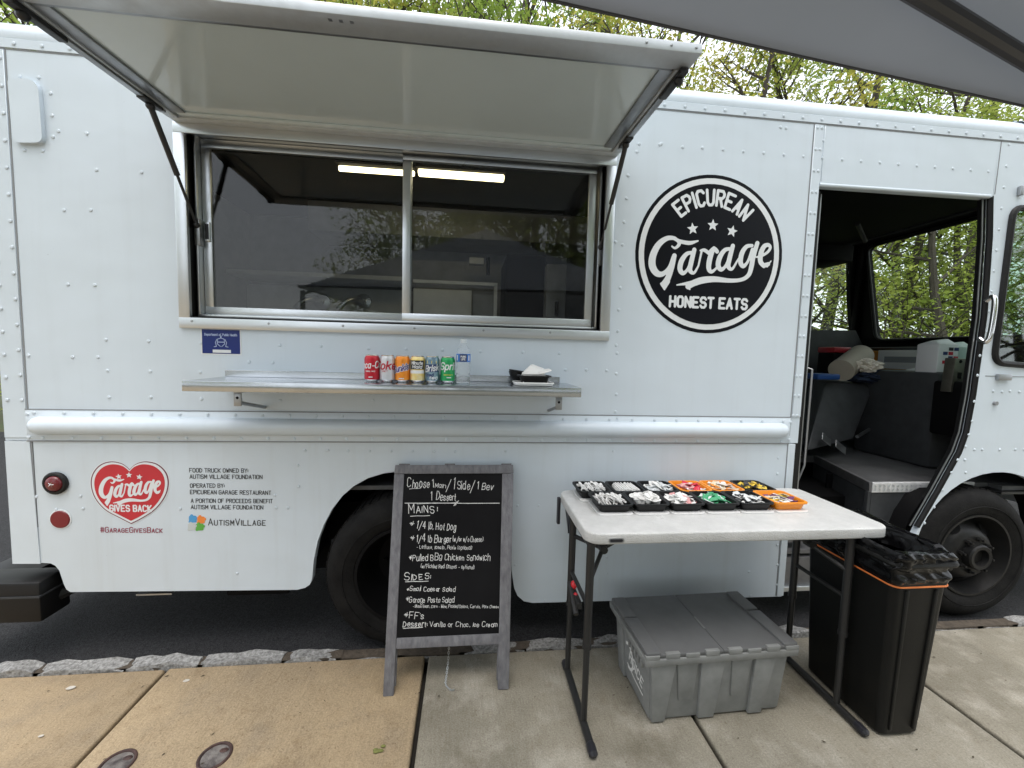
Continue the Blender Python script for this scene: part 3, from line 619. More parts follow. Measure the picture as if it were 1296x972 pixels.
for px_x, sgn in ((AX0+.021, 1), (AX1-.021, -1)):
    b = MB(); top = aw(px_x, .17, -.022); bot = Vector((px_x+sgn*.03, YW+.03, 2.03)); mid = top.lerp(bot, .55)
    b.cyl(top, mid, .011, n=12, mat=0); b.cyl(mid, bot, .006, n=10, mat=0); b.sphere(top, .016, 10, 8, 0); b.sphere(bot, .014, 10, 8, 0)
    b.box(px_x-.016, px_x+.016, .12, .22, -.016, -.0025, 0, bev=.003, T=TA)
    c_ = MB(); c_.box(px_x-.014, px_x+.014, .52, .68, -.02, -.0035, 0, bev=.004, T=TA); c_.sphere(aw(px_x, .64, -.024), .016, 10, 8, 0); c_.build('catch', m_blackm, awn)
    b.box(bot.x-.012, bot.x+.012, YW+.03, YW+.06, 1.94, 2.06, 1, bev=.002)
    b.build('gas_strut', [m_blackm, m_alud], awn)
# --- serving shelf
b = MB()
SX0, SX1 = -1.135, .493
b.box(SX0, SX1, 1.752, YW-.002, 1.337, 1.341, 0, bev=.001, seg=1); b.box(SX0, SX1, 1.75, 1.754, 1.300, 1.3405, 0, bev=.0015); b.box(SX0+.002, SX1-.002, 1.7545, 1.766, 1.299, 1.302, 0)
b.prism([(1.7545, 1.3365), (1.7545, 1.301), (1.80, 1.301), (YW-.003, 1.333), (YW-.003, 1.3365)], lambda u, v, w: Vector((w, u, v)), SX0, SX0+.003)
b.prism([(1.7545, 1.3365), (1.7545, 1.301), (1.80, 1.301), (YW-.003, 1.333), (YW-.003, 1.3365)], lambda u, v, w: Vector((w, u, v)), SX1-.003, SX1)
b.box(SX0+.01, .455, YW-.006, YW-.001, 1.3415, 1.372, 0, bev=.001, seg=1)
sh = b.build('serving_shelf', [m_steel], truck, ang=30)
for x in (-.955, .405):
    b = MB(); b.box(x-.015, x+.015, 1.80, YW-.001, 1.29, 1.2985, 0, bev=.002); b.box(x-.015, x+.015, 1.80, 1.806, 1.235, 1.2895, 0, bev=.002)
    b.dome((x, 1.7995, 1.27), .006, .003, mat=1); b.tube([(x, 1.806, 1.25), (x, YW-.001, 1.20)], .008, 8, 0); b.build('bracket', [m_alud, m_dark], sh)
# --- rear bumper, lights, hatch, underbody
b = MB()
b.box(-2.35, -1.80, YW-.02, 4.1, .02, .30, 0, bev=.012) if False else None
P8 = [on_y(-60, 785, 1.99), on_y(53, 782, 1.99), Vector((-1.93, 2.5, .20)), Vector((-2.5, 2.5, .20)), on_y(-60, 722, 1.99), on_y(52, 717, 1.99), Vector((-1.93, 2.5, .44)), Vector((-2.5, 2.5, .44))]
b.hexa([Vector((-2.32, 1.985, .20)), Vector((-1.925, 1.985, .20)), Vector((-1.96, 4.1, .20)), Vector((-2.32, 4.1, .20)), Vector((-2.32, 1.985, .395)), Vector((-1.925, 1.985, .395)), Vector((-1.96, 4.1, .395)), Vector((-2.32, 4.1, .395))], 0, bev=.012) if False else b.box(-2.32, -1.915, 1.985, 2.13, .205, .395, 0, bev=.012)
b.box(-2.31, -2.06, 2.13, 4.1, .24, .38, 0, bev=.01)
b.box(-2.325, -1.912, 1.980, 2.14, .325, .333, 1); b.tube([(-1.95, 2.08, .27), (-1.6, 2.35, .42)], .03, 8, 0)
b.build('rear_bumper', [m_black, m_cabgrey], truck)
cx, cz = wl(72, 611); b = MB(); T = Matrix.Translation((cx, YW, cz)) @ Matrix.Rotation(rad(90), 4, 'X')
b.lathe([(.050, 0), (.052, .010), (.046, .016), (.038, .017), (.036, .012)], 28, T, 1); b.lathe([(.036, .010), (.034, .018), (.027, .025), (.012, .028), (0.0001, .0285)], 28, T, 0)
for k in range(5): a = k*1.256; b.cyl((cx, YW-.0285, cz), (cx+.012*math.cos(a), YW-.0275, cz+.012*math.sin(a)), .0015, n=6, mat=2)
b.build('marker_light', [m_red, m_rubber, m_chrome], truck)
cx, cz = wl(77, 657); b = MB(); T = Matrix.Translation((cx, YW, cz)) @ Matrix.Rotation(rad(90), 4, 'X')
b.lathe([(.041, 0), (.041, .004), (.038, .007), (.0001, .0085)], 28, T, 0); b.lathe([(.046, 0), (.046, .002), (.041, .003)], 28, T, 1); b.build('reflector', [m_deepred, m_logow], truck)
b = MB(); hp = rpoly([wl(15, 102), wl(53, 103), wl(59, 183), wl(22, 183)], [.02, .06, .03, .03], 5)
b.prism(hp, yz, YW-.018, YW+.001); b.prism([((x-hp[0][0])*1.04+hp[0][0]-.004, (z-hp[0][1])*1.03+hp[0][1]+.004) for x, z in hp], yz, YW-.003, YW+.001, mat=0); b.build('side_hatch', [m_paint], truck)
b = MB(); b.box(-1.85, 3.6, 2.4, 3.8, .38, .60, 0); b.box(-1.2, -.9, 2.12, 2.5, .22, .36, 0, bev=.01); b.cyl((-1.6, 2.2, .255), (-1.4, 2.2, .255), .012, n=8, mat=1); b.cyl((-.55, 2.2, .25), (-.38, 2.2, .25), .012, n=8, mat=1)
b.box(-1.58, -1.42, 2.07, 2.09, .268, .276, 1); b.box(-.62, -.50, 2.07, 2.09, .262, .270, 1); b.cyl((-.29, 2.0, .37), (-.29, 4.1, .37), .06, n=12); b.cyl((2.95, 2.1, .36), (2.95, 4.1, .36), .05, n=12)
b.box(-1.9, -.85, 2.6, 2.62, .1, .5, 0); b.box(.4, 1.6, 2.7, 2.72, .1, .5, 0)  # unseen boards added under the truck to cut the light there
# wheel-well liners: dark boxes above the wheels
for x in (AX, 3.06):
    A = arc(x, .36, .545, 0, 180, 14); b.add([(u, y, min(v, .74) if x > 1 else v) for y in (YW+.034, 2.235 if x > 1 else 2.55) for u, v in A], [(i, i+1, 16+i, 15+i) for i in range(14)]); b.box(x-.55, x+.55, 2.56, 2.58, .15, .70 if x > 1 else .92, 0)
b.build('underbody', [m_dark, m_alud], truck)
# --- wheels
def wheel(x, front):
    R_ = .388; T = Matrix.Translation((x, 2.0 if front else 1.972, .378)) @ Matrix.Rotation(rad(-90), 4, 'X')     # local +z goes into the truck
    b = MB(); rimr = .248
    b.lathe([(rimr-.012, .055), (rimr, .018), (.278, .004), (.308, .0), (.332, .004), (.354, .014), (.372, .03), (.382, .048), (R_, .07), (R_, .20), (.37, .225), (.31, .24), (rimr, .225)], 72, T, caps=False)
    for k in range(54):                                                   # shoulder tread blocks
        a = 2*math.pi*k/54; Tk = T @ Matrix.Rotation(a, 4, 'Z')
        b.box(.370, R_+.004, -.015, .015, .058, .19, 0, T=Tk)
    b.lathe([(.295, .0025), (.297, -.0025), (.300, .001)], 60, T, caps=False)
    if front: 
        h = MB(); h.lathe([(rimr, .03), (rimr-.004, .012), (rimr-.016, .012), (rimr-.03, .06), (.205, .10), (.18, .085), (.150, .045), (.128, .025), (.108, .022), (.075, .024), (.07, .03)], 56, T, caps=False)
        for k in range(5):
            a = 2*math.pi*k/5+.35; h.lathe([(.033, 0), (.033, .003), (.0001, .003)], 16, T @ Matrix.Translation((.176*math.cos(a), .176*math.sin(a), .066)) @ Matrix.Rotation(a, 4, 'Z') @ Matrix.Rotation(rad(-40), 4, 'Y'), 1, squash=(1, 1.25))
        hub = MB(); hub.lathe([(.078, .024), (.075, -.012), (.068, -.02), (.05, -.018), (.046, .012), (.0001, .012)], 30, T)
        for k in range(8):
            a = 2*math.pi*k/8+.2; Tn = T @ Matrix.Translation((.098*math.cos(a), .098*math.sin(a), .022)); hub.lathe([(.013, 0), (.013, -.016), (.007, -.017), (.007, -.032), (.0001, -.033)], 6, Tn)
    else:
        h = MB(); h.lathe([(rimr, .03), (rimr-.004, .010), (rimr-.018, .010), (rimr-.032, .06), (.19, .15), (.16, .175), (.09, .18), (.085, .16)], 56, T, caps=False)
        hub = MB(); hub.lathe([(.088, .18), (.08, .08), (.066, .07), (.0001, .07)], 30, T)
        for k in range(8):
            a = 2*math.pi*k/8; hub.lathe([(.013, 0), (.013, -.02), (.0001, -.022)], 6, T @ Matrix.Translation((.125*math.cos(a), .125*math.sin(a), .178)))
        b.lathe([(rimr, .27), (.30, .25), (R_, .28), (R_, .42), (.30, .45), (rimr, .43)], 48, T, caps=False)
    w = h.build('wheel', [m_rim if front else m_dark, m_dark], truck); b.build('tyre', m_tyre, w, ang=30); hub.build('hub', m_rim if front else m_dark, w, ang=30)
wheel(-.295, False); wheel(2.955, True)

# --- decals -------------------------------------------------------------
NY = Vector((0, -1, 0))
GARAGE = [[(375, 407, 10), (330, 419, 24), (285, 413, 24), (258, 404, 22), (235, 391, 24), (195, 394, 30), (150, 428, 38), (118, 490, 44), (114, 550, 46), (140, 592, 40), (175, 595, 30), (210, 560, 22), (234, 505, 28)],
 [(256, 402, 18), (268, 425, 22), (245, 448, 16), (226, 438, 10)], [(240, 492, 30), (224, 560, 34), (203, 620, 38), (182, 655, 44)], [(165, 652, 16), (184, 684, 12)], [(205, 640, 24), (184, 682, 12)],
 [(342, 474, 20), (310, 482, 26), (281, 522, 33), (272, 568, 33), (290, 592, 26), (318, 565, 18), (345, 495, 22)], [(354, 458, 28), (336, 530, 32), (329, 574, 30), (352, 590, 18), (378, 548, 12)],
 [(378, 548, 12), (395, 470, 14)], [(408, 462, 26), (402, 510, 32), (390, 572, 32), (410, 588, 18)] if False else [(388, 462, 10), (412, 460, 22), (437, 478, 22)], [(466, 448, 22), (445, 500, 34), (436, 560, 32), (452, 584, 22), (482, 560, 14), (500, 530, 10)], [(440, 470, 18), (466, 452, 26), (484, 468, 26)],
 [(560, 452, 20), (528, 460, 26), (500, 500, 33), (490, 546, 33), (508, 571, 26), (536, 544, 18), (563, 473, 22)], [(574, 436, 28), (555, 508, 32), (548, 552, 30), (570, 568, 18), (600, 520, 12), (612, 500, 10)],
 [(684, 434, 20), (652, 440, 26), (626, 478, 32), (618, 528, 32), (634, 552, 26), (660, 524, 18), (686, 456, 22)], [(714, 420, 28), (690, 500, 32), (680, 555, 32), (664, 602, 28), (625, 628, 24), (560, 634, 26), (470, 626, 36), (400, 632, 42), (350, 648, 40)], [(350, 650, 36), (318, 668, 34)], [(350, 645, 30), (254, 659, 8)], [(318, 668, 30), (328, 684, 10)],
 [(708, 500, 10), (740, 492, 16), (774, 470, 18), (788, 445, 20), (776, 430, 24), (752, 440, 30), (734, 480, 34), (732, 525, 32), (752, 550, 28)], [(752, 548, 28), (776, 540, 26)], [(770, 553, 14), (792, 522, 8)]]
def zoomwl(x, y): return wl(800+x/4.52, 215+y/4.52)
def to_wall(strokes, f, k=5):
    out = []
    for x0, y0, r0, x1, y1, r1 in to_segs(strokes, k):
        a = f(x0, y0); c = f(x1, y1); s_ = f.scale; out.append((a[0], a[1], r0*s_, c[0], c[1], r1*s_))
    return out
def star(cx, cz, r, rot=0): return [(cx+(r if k % 2 == 0 else r*.45)*math.sin(rot+k*math.pi/5), cz+(r if k % 2 == 0 else r*.45)*math.cos(rot+k*math.pi/5)) for k in range(10)]
LC = wl(898.5, 323); LR = .398
b = MB(); y0 = YW-.0012
def disc(b, r, y, mat): b.prism(arc(LC[0], LC[1], r, 0, 354, 59), yz, y, y+.0006, mat=mat)
disc(b, LR, YW-.001, 0); disc(b, LR*.955, YW-.0018, 1); disc(b, LR*.885, YW-.0026, 0)
yt = YW-.0032
f = lambda x, y: zoomwl(x, y)
f_ = zoomwl; zoomwl.scale = (wl(1000, 323)[0]-wl(800, 323)[0])/904*.97
zoomwl.scale *= .88; segs = to_wall(GARAGE, zoomwl)
def letter_segs(s, place, h, dia, gap=1.7):          # block capitals: place(u (0..1), v(0..1)) -> wall
    st, W = text_strokes(s, gap); out = []
    for S in st:
        for (x0, v0), (x1, v1) in zip(S[:-1], S[1:]):
            a = place(x0/W, v0/6); c = place(x1/W, v1/6); out.append((a[0], a[1], dia/2, c[0], c[1], dia/2))
    return out
def arc_place(u, v):
    a = rad(133-u*86); r_ = LR*(.615+v*.185); return (LC[0]+r_*math.cos(a), LC[1]+.004+r_*math.sin(a))
segs += letter_segs("EPICUREAN", arc_place, 0, LR*.036, 2.2)
def line_place(A, B, h): return lambda u, v: (A[0]+(B[0]-A[0])*u, A[1]+(B[1]-A[1])*u+h*v)
segs += letter_segs("HONEST EATS", line_place(zoomwl(214, 780), zoomwl(652, 797), LR*.125), 0, LR*.032, 2.1)
def raster(b, segs, step, y, mat):
    a = np.array(segs); x0, x1 = min(a[:, 0].min(), a[:, 3].min())-.03, max(a[:, 0].max(), a[:, 3].max())+.03; z0, z1 = min(a[:, 1].min(), a[:, 4].min())-.03, max(a[:, 1].max(), a[:, 4].max())+.03
    xs = np.arange(x0, x1, step); zs = np.arange(z0, z1, step); X, Z = np.meshgrid(xs, zs); contour_fill(b, seg_sdf(segs, X, Z), xs, zs, lambda x, z: (x, y, z), mat)
raster(b, segs, .0028, yt, 1)
for x, y, rt in ((345, 338, -.15), (460, 318, 0), (570, 352, .2)):
    c = zoomwl(x, y); b.prism(star(c[0], c[1], LR*.077, rt), yz, yt, yt+.0004, mat=1)
b.build('round_logo', [m_logob, m_logow], truck, smooth=False)
# heart logo
HC = wl(164, 618)
HP = [(90+x/4.8, 570+y/4.8) for x, y in ((357, 112), (395, 78), (455, 62), (530, 78), (585, 130), (601, 200), (580, 280), (520, 360), (440, 415), (368, 452), (295, 415), (205, 365), (140, 290), (115, 205), (128, 135), (175, 82), (240, 62), (310, 75))]
HWL = smooth_path([wl(*p) for p in HP[:9]]+[wl(*HP[9])], 5)[:-1]+smooth_path([wl(*p) for p in HP[9:]]+[wl(*HP[0])], 5)[:-1]
def heart(g, dz=0): return [(HC[0]+(p[0]-HC[0])*g, HC[1]+dz+(p[1]-HC[1])*g) for p in HWL]
b = MB(); HW = 1
b.prism(heart(HW), yz, YW-.001, YW-.0004, mat=1); b.prism(heart(HW*.975, -.0003), yz, YW-.0016, YW-.001, mat=2); b.prism(heart(HW*.945, -.0005), yz, YW-.0022, YW-.0016, mat=1); b.prism(heart(HW*.88, -.001), yz, YW-.0028, YW-.0022, mat=0)
def hz(x, y):                                         # logo lettering remapped onto the heart
    return wl(126+(x-90)*(205-126)/(805-90), 602+(y-370)*(640-602)/(690-370)+0*(x-90))
hz.scale = zoomwl.scale*(76/715)/(1/4.52)*1.0*1.06
segs = to_wall(GARAGE, hz, 4)
segs += letter_segs("GIVES BACK", line_place(wl(140, 646.5), wl(192, 647), .028), 0, .0062, 2.1)
raster(b, segs, .0016, YW-.0032, 1)
for x, y, rt in ((151, 603, -.15), (164, 601, 0), (177, 603.5, .2)):
    c = wl(x, y); b.prism(star(c[0], c[1], .014, rt), yz, YW-.0034, YW-.0030, mat=1)
b.build('heart_logo', [m_logor, m_logow, m_purple], truck, smooth=False)
# lettering on the skirt
b = MB(); yq = YW-.0012
def wtext(s, pA, pB, hpx, wpx, mat=0, **k):
    A = wl(*pA); B = wl(*pB); sc = .00392; text_on(b, s, (A[0], yq, A[1]), (B[0], yq, B[1]), hpx*sc, NY, wpx*sc, mat, **k)
wtext("FOOD TRUCK OWNED BY:", (240, 597.5), (314, 598), 4.7, .72); wtext("AUTISM VILLAGE FOUNDATION", (240.5, 605.5), (332, 606), 4.7, .72)
wtext("OPERATED BY:", (241, 617), (284, 617), 4.7, .72); wtext("EPICUREAN GARAGE RESTAURANT", (241, 625), (343, 626), 4.7, .72)
wtext("A PORTION OF PROCEEDS BENEFIT", (242, 636), (345, 636.5), 4.7, .72); wtext("AUTISM VILLAGE FOUNDATION", (242, 644), (333, 644.5), 4.7, .72)
b.build('owner_lettering', m_ink, truck, smooth=False)
b = MB(); wtext("#GarageGivesBack", (127.5, 673.5), (205.5, 674), 6.2, .85, smallcaps=True); b.build('hashtag_lettering', m_magenta, truck, smooth=False)
b = MB(); wtext("AutismVillage", (264, 664.5), (336, 664.8), 8.0, .92, smallcaps=True)
m_pz = [M("puzzle_blue", (.07, .30, .58), .5), M("puzzle_orange", (.75, .22, .04), .5), M("puzzle_green", (.10, .36, .05), .5), M("puzzle_grey", (.50, .53, .52), .5)]
for i, (px, py, r0) in enumerate(((244, 657, .1), (254.5, 658, .25), (253, 667, -.1), (243, 666.5, .2))):
    c = wl(px, py); rr = random.Random(i)
    for (dx, dz, sx) in ((0, 0, .0165), (.016, .004, .007), (-.004, .017, .007), (-.013, -.013, .006)):
        b.prism([(c[0]+dx+sx*math.cos(a+r0)*(1.25 if dx == 0 and k % 2 else 1), c[1]+dz+sx*math.sin(a+r0)*(1.25 if dx == 0 and k % 2 else 1)) for k, a in enumerate(2*math.pi*k/8+.39 for k in range(8))] if dx else [(c[0]+sx*u, c[1]+sx*v) for u, v in rrect(-1, 1, -1, 1, .35, 3)], yz, YW-.0010-.0003*i-.0001*(dx != 0)-(.00005 if dx > 0 else 0), YW-.0002, mat=i+1)
b.build('village_logo', [m_ink]+m_pz, truck, smooth=False)
b = MB(); m_permit = M("permit_blue", (.008, .022, .15), .35, spec=.3)
x0, z0 = wl(256.5, 447); x1, z1p = wl(303.5, 418)
b.box(x0-.006, x1+.006, YW-.001, YW, z0-.006, z1p+.006, 1); b.box(x0, x1, YW-.0018, YW-.001, z0, z1p, 0); b.box(x0+.045, x1-.04, YW-.0024, YW-.0018, z0+.004, z0+.018, 1)
yq = YW-.0024
A = Vector((x0+.012, yq, z1p-.028)); text_on(b, "Department of Public Health", A, A+Vector((x1-x0-.024, 0, 0)), .010, NY, .002, 2)
A = Vector((x0+.045, yq, z1p-.013)); text_on(b, "PUBLIC NOTICE", A, A+Vector((x1-x0-.09, 0, 0)), .006, NY, .0016, 2) if False else None
c = Vector(((x0+x1)/2, yq, (z0+z1p)/2-.006)); rr = random.Random(2)
for sx in (-1, 1):
    ribbon(b, [c+Vector((sx*x, 0, z)) for x, z in ((.002, .022), (.014, .018), (.016, -.004), (.003, -.016))], .003, NY, 1, 2); ribbon(b, [c+Vector((sx*x, 0, z)) for x, z in ((.018, .016), (.024, .002), (.020, -.016), (.030, -.018))], .003, NY, 2, 2)
ribbon(b, [c+Vector((x, 0, z)) for x, z in ((-.012, .004), (.012, .004))], .004, NY, 3, 2); ribbon(b, [c+Vector((0, 0, .032)), c+Vector((0, 0, .024))], .006, NY, 4, 2)
b.build('permit_sticker', [m_permit, m_logow, M("permit_print", (.35, .42, .62), .4)], truck, smooth=False)

# --- kitchen interior ------------------------------------------------------
b = MB(); KX0, KX1, KY, KF, KC = -1.98, 1.72, 4.0, .80, 2.66
b.box(KX0, KX1, YW+.05, KY, KF-.02, KF, 0); b.box(KX0, KX1, YW+.05, KY, KC, KC+.02, 3); b.box(KX0, KX1, KY, KY+.02, KF, KC, 1)
b.box(KX0-.02, KX0, YW+.05, KY, KF, KC, 1); b.box(KX1, KX1+.02, YW+.05, KY+.05, .6, KC, 1)
def kz(px, py, y): return on_y(px, py, y).z
def kx(px, py, y): return on_y(px, py, y).x
b.box(-1.3, 1.6, 3.5, KY-.001, 2.42, 2.655, 1, bev=.01)                          # extraction hood
zs = kz(400, 350, 3.7); b.box(kx(276, 350, 3.7), kx(519, 350, 3.7), 3.62, KY-.001, zs-.018, zs+.018, 4, bev=.004)       # long back shelf
zb_ = kz(400, 363, 3.93); b.box(kx(262, 370, 3.93), kx(521, 370, 3.93), 3.93, KY-.001, 1.2, zb_, 4)                      # splash-back
b.box(-1.75, .35, 3.35, 3.92, 1.0, 1.22, 1); b.box(-1.95, 0, YW+.15, 2.45, 1.2, 1.25, 1); b.box(.1, 1.6, YW+.15, 2.4, 1.2, 1.25, 1)
y_ = 3.45; b.box(kx(523, 380, y_), kx(597, 380, y_), y_, y_+.3, 1.0, kz(560, 366, y_), 4, bev=.006); b.box(kx(598, 380, y_), kx(627, 380, y_), y_+.05, y_+.3, 1.0, kz(610, 372, y_), 1)
b.box(kx(523, 380, y_), kx(629, 380, y_), y_-.02, y_+.02, kz(570, 360, y_), kz(570, 356, y_), 4); b.box(kx(625, 380, y_), kx(629, 380, y_), y_-.02, y_+.02, 1.0, kz(627, 361, y_), 4)
b.box(kx(640, 380, 3.4), kx(690, 380, 3.4), 3.4, KY-.002, KF, kz(660, 322, 3.4), 3, bev=.01); b.box(kx(691, 380, 3.3), kx(716, 380, 3.3), 3.3, KY-.002, KF, kz(700, 334, 3.3), 1, bev=.008)
b.box(kx(704, 380, 3.3)-.012, kx(704, 380, 3.3)+.012, 3.26, 3.30, kz(704, 400, 3.3), kz(704, 382, 3.3), 3, bev=.005); b.box(kx(594, 333, 3.7), kx(612, 333, 3.7), 3.6, 3.7, kz(603, 337, 3.7), kz(603, 329, 3.7), 4, bev=.006)
b.tube([Vector((kx(618, 330, 3.6), 3.6, kz(618, 326, 3.6))), Vector((kx(618, 330, 3.6), 3.6, kz(618, 348, 3.6)))], .015, 8, 3)
b.build('kitchen_fitout', [m_floor, m_kitch, m_alud, m_dark, m_kitchl], truck)
for px in (408, 460):
    p = on_y(px, 382, 3.92); b = MB(); T = Matrix.Translation(p) @ Matrix.Rotation(rad(90), 4, 'X')
    b.lathe([(.075, 0), (.07, .02), (.03, .03), (.028, .06), (.0001, .06)], 20, T); b.tube(smooth_path([p+Vector((0, -.05, 0)), p+Vector((-.03, -.12, .01)), p+Vector((-.10, -.17, -.02)), p+Vector((-.17, -.18, -.09))], 4), .022, 10); b.build('tap', m_alu, truck)
m_tube = M_emit("fluorescent_tube", (1, .84, .50), 2.4)
for x0, x1, y, hw_ in ((-.815, -.345, 2.66, .012), (-.34, .205, 2.64, .026)):
    b = MB(); b.box(x0, x1, y-.05, y+.05, 2.585, 2.655, 1, bev=.004); b.box(x0+.01, x1-.01, y-hw_, y+hw_, 2.553, 2.5845, 0, bev=.008); b.build('ceiling_light', [m_tube, m_dark], truck)

# --- cab interior -----------------------------------------------------------
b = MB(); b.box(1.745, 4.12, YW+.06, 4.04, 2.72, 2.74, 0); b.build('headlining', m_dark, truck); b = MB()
                                 # headlining
FZ = .765
n1, n2, n0 = on_z(1104, 612, FZ), on_z(1180, 606, FZ), on_z(1033, 577, FZ)
fy = YW+.10
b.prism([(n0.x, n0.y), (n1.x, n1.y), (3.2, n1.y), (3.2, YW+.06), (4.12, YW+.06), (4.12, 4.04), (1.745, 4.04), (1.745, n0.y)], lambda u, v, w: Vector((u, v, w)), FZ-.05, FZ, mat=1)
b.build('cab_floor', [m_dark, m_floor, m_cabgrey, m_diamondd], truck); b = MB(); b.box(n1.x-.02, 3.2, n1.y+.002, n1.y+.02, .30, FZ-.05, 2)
b.prism([(n0.x, n0.y), (n1.x, n1.y), (n1.x, n1.y+.02), (n0.x, n0.y+.02)], lambda u, v, w: Vector((u, v, w)), .30, FZ-.052, mat=2)
b.build('step_riser', [m_dark, m_floor, m_cabgrey, m_diamondd], truck)
b = MB(); b.box(1.80, 2.85, YW+.06, n0.y+.1, .38, .40, 0); b.build('lower_step', m_diamondd, truck)
b = MB()                                                                            # diamond plate nosings
def nosing(p, q, mat):
    d = (q-p); d.z = 0; L = d.length; d.normalize(); nn = Vector((d.y, -d.x, 0)); nn = nn if nn.y < 0 else -nn
    b.hexa([p+nn*.004+Vector((0, 0, -.055)), q+nn*.004+Vector((0, 0, -.055)), q+nn*-.012+Vector((0, 0, -.055)), p+nn*-.012+Vector((0, 0, -.055)), p+nn*.006+Vector((0, 0, .006)), q+nn*.006+Vector((0, 0, .006)), q-nn*.016+Vector((0, 0, .006)), p-nn*.016+Vector((0, 0, .006))], mat, bev=.003)
    for k in range(int(L/.03)):
        for j in range(2):
            c = p+d*(.015+.03*k)+nn*.007+Vector((0, 0, -.014-.022*j)); sg = 1 if (k+j) % 2 else -1; a = d*.009+Vector((0, 0, .009*sg)); s2 = a.cross(nn)*.35
            b.add([c-a, c+s2+nn*.002, c+a, c-s2+nn*.002], [(0, 1, 2, 3)], 2)
nosing(n0, n1, 1); nosing(n1, Vector((3.1, n1.y, FZ)), 0); b.build('floor_nosing', [m_diamond, m_diamondd, m_alu], truck, smooth=False); b = MB()
sx0, sz0, sx1, sz1 = 1.80, wl(1010, 628)[1]-.2, 1.935, wl(1010, 600)[1]
sx1 = 1.97; b.box(sx0, sx1, YW+.075, YW+.095, .44, .715, 1); b.box(sx0, sx1, YW+.075, YW+.40, .716, .722, 0)
for i in range(6):
    for j in range(9):
        c = Vector((sx0+.014+.027*i, YW+.0745, .46+.028*j)); sg = 1 if (i+j) % 2 else -1; a = Vector((.009, 0, .009*sg)); s2 = Vector((-.0035*sg, 0, .0035)); b.add([c-a, c+s2+NY*.002, c+a, c-s2+NY*.002], [(0, 1, 2, 3)], 0)
b.build('kick_plate', [m_diamond, m_diamondd, m_alu], truck, smooth=False)
b = MB(); b.box(1.80, 2.35, YW+.03, YW+.0525, .17, .20, 2, bev=.004); b.box(1.80, 2.3, YW+.052, YW+.09, .195, .36, 1)
b.build('step_plate', [m_diamond, m_diamondd, m_alu], truck, smooth=False)
# windscreen wall and driver-side window wall (dark surrounds with rounded glass openings)
FX = 4.13
ws = rpoly([(min(3.99, on_x(1093, 300, FX).y), 2.69), tuple(on_x(1109, 431, FX).yz), (2.12, on_x(1109, 431, FX).z+.0), (2.12, 2.69)], .09, 6)
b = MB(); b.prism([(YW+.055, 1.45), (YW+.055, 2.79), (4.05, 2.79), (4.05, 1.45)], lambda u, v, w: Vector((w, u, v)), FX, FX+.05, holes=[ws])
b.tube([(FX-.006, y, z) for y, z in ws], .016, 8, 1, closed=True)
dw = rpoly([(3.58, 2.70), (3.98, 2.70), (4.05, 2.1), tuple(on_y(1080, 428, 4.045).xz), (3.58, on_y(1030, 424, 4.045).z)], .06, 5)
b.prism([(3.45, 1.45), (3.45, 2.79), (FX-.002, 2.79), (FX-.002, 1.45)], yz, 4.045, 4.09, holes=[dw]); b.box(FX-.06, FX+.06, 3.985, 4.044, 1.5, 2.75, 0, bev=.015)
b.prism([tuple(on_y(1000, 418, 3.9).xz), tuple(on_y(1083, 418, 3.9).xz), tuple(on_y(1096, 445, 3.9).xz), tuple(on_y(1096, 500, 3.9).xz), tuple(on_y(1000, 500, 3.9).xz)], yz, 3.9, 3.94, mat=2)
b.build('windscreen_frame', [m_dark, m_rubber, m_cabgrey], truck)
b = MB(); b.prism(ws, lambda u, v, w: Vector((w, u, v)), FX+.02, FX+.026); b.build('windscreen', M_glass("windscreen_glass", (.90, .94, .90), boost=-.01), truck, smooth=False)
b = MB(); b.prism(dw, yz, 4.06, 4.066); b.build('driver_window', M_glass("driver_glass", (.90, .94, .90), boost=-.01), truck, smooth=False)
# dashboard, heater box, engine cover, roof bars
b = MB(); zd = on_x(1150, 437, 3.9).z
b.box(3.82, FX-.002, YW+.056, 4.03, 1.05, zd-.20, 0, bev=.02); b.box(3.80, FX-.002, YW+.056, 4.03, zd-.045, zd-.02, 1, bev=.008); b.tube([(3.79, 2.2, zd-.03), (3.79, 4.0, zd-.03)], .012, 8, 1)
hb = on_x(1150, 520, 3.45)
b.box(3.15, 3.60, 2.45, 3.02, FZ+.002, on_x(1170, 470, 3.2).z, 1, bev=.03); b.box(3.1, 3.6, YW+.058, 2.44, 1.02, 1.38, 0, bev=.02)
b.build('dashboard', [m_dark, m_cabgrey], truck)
b = MB(); e = [on_y(1020, 572, 2.55), on_y(1080, 556, 2.75), on_y(1108, 486, 2.95), on_y(1044, 484, 2.95)]
bk = Vector((.55, .75, 0))
b.hexa([e[0], e[1], e[1]+bk, e[0]+bk, e[3], e[2], e[2]+bk, e[3]+bk], 0, bev=.02); b.tube([e[1]+Vector((0.03, 0, .02)), on_y(1140, 520, 3.3)], .012, 8, 2)
for q, w_ in (((1046, 556), .085), ((1064, 566), .10)):
    p = on_y(q[0], q[1], 2.58); T = Matrix.Translation(p) @ Matrix.Rotation(rad(35), 4, 'Y') @ Matrix.Rotation(rad(-30), 4, 'X'); b.box(-w_/2, w_/2, -.002, .002, -.03, .03, 2, bev=.001, seg=1, T=T)
b.build('engine_cover', [m_cabgrey, m_diamond, m_alud], truck)
b = MB(); b.tube([on_y(1050, 315, 3.7), on_y(1085, 307, 3.6), on_y(1245, 262, 2.7)], .012, 8, 1); b.box(2.9, 3.3, 3.3, 3.6, 2.35, 2.5, 0, bev=.02); b.tube([on_y(1085, 283, 3.3), on_y(1095, 305, 3.5)], .02, 8, 1)
vis = [on_x(1100, 312, 3.86), on_x(1240, 310, 3.86)]
b.build('cab_roof_bar', [m_dark, m_cabgrey], truck)
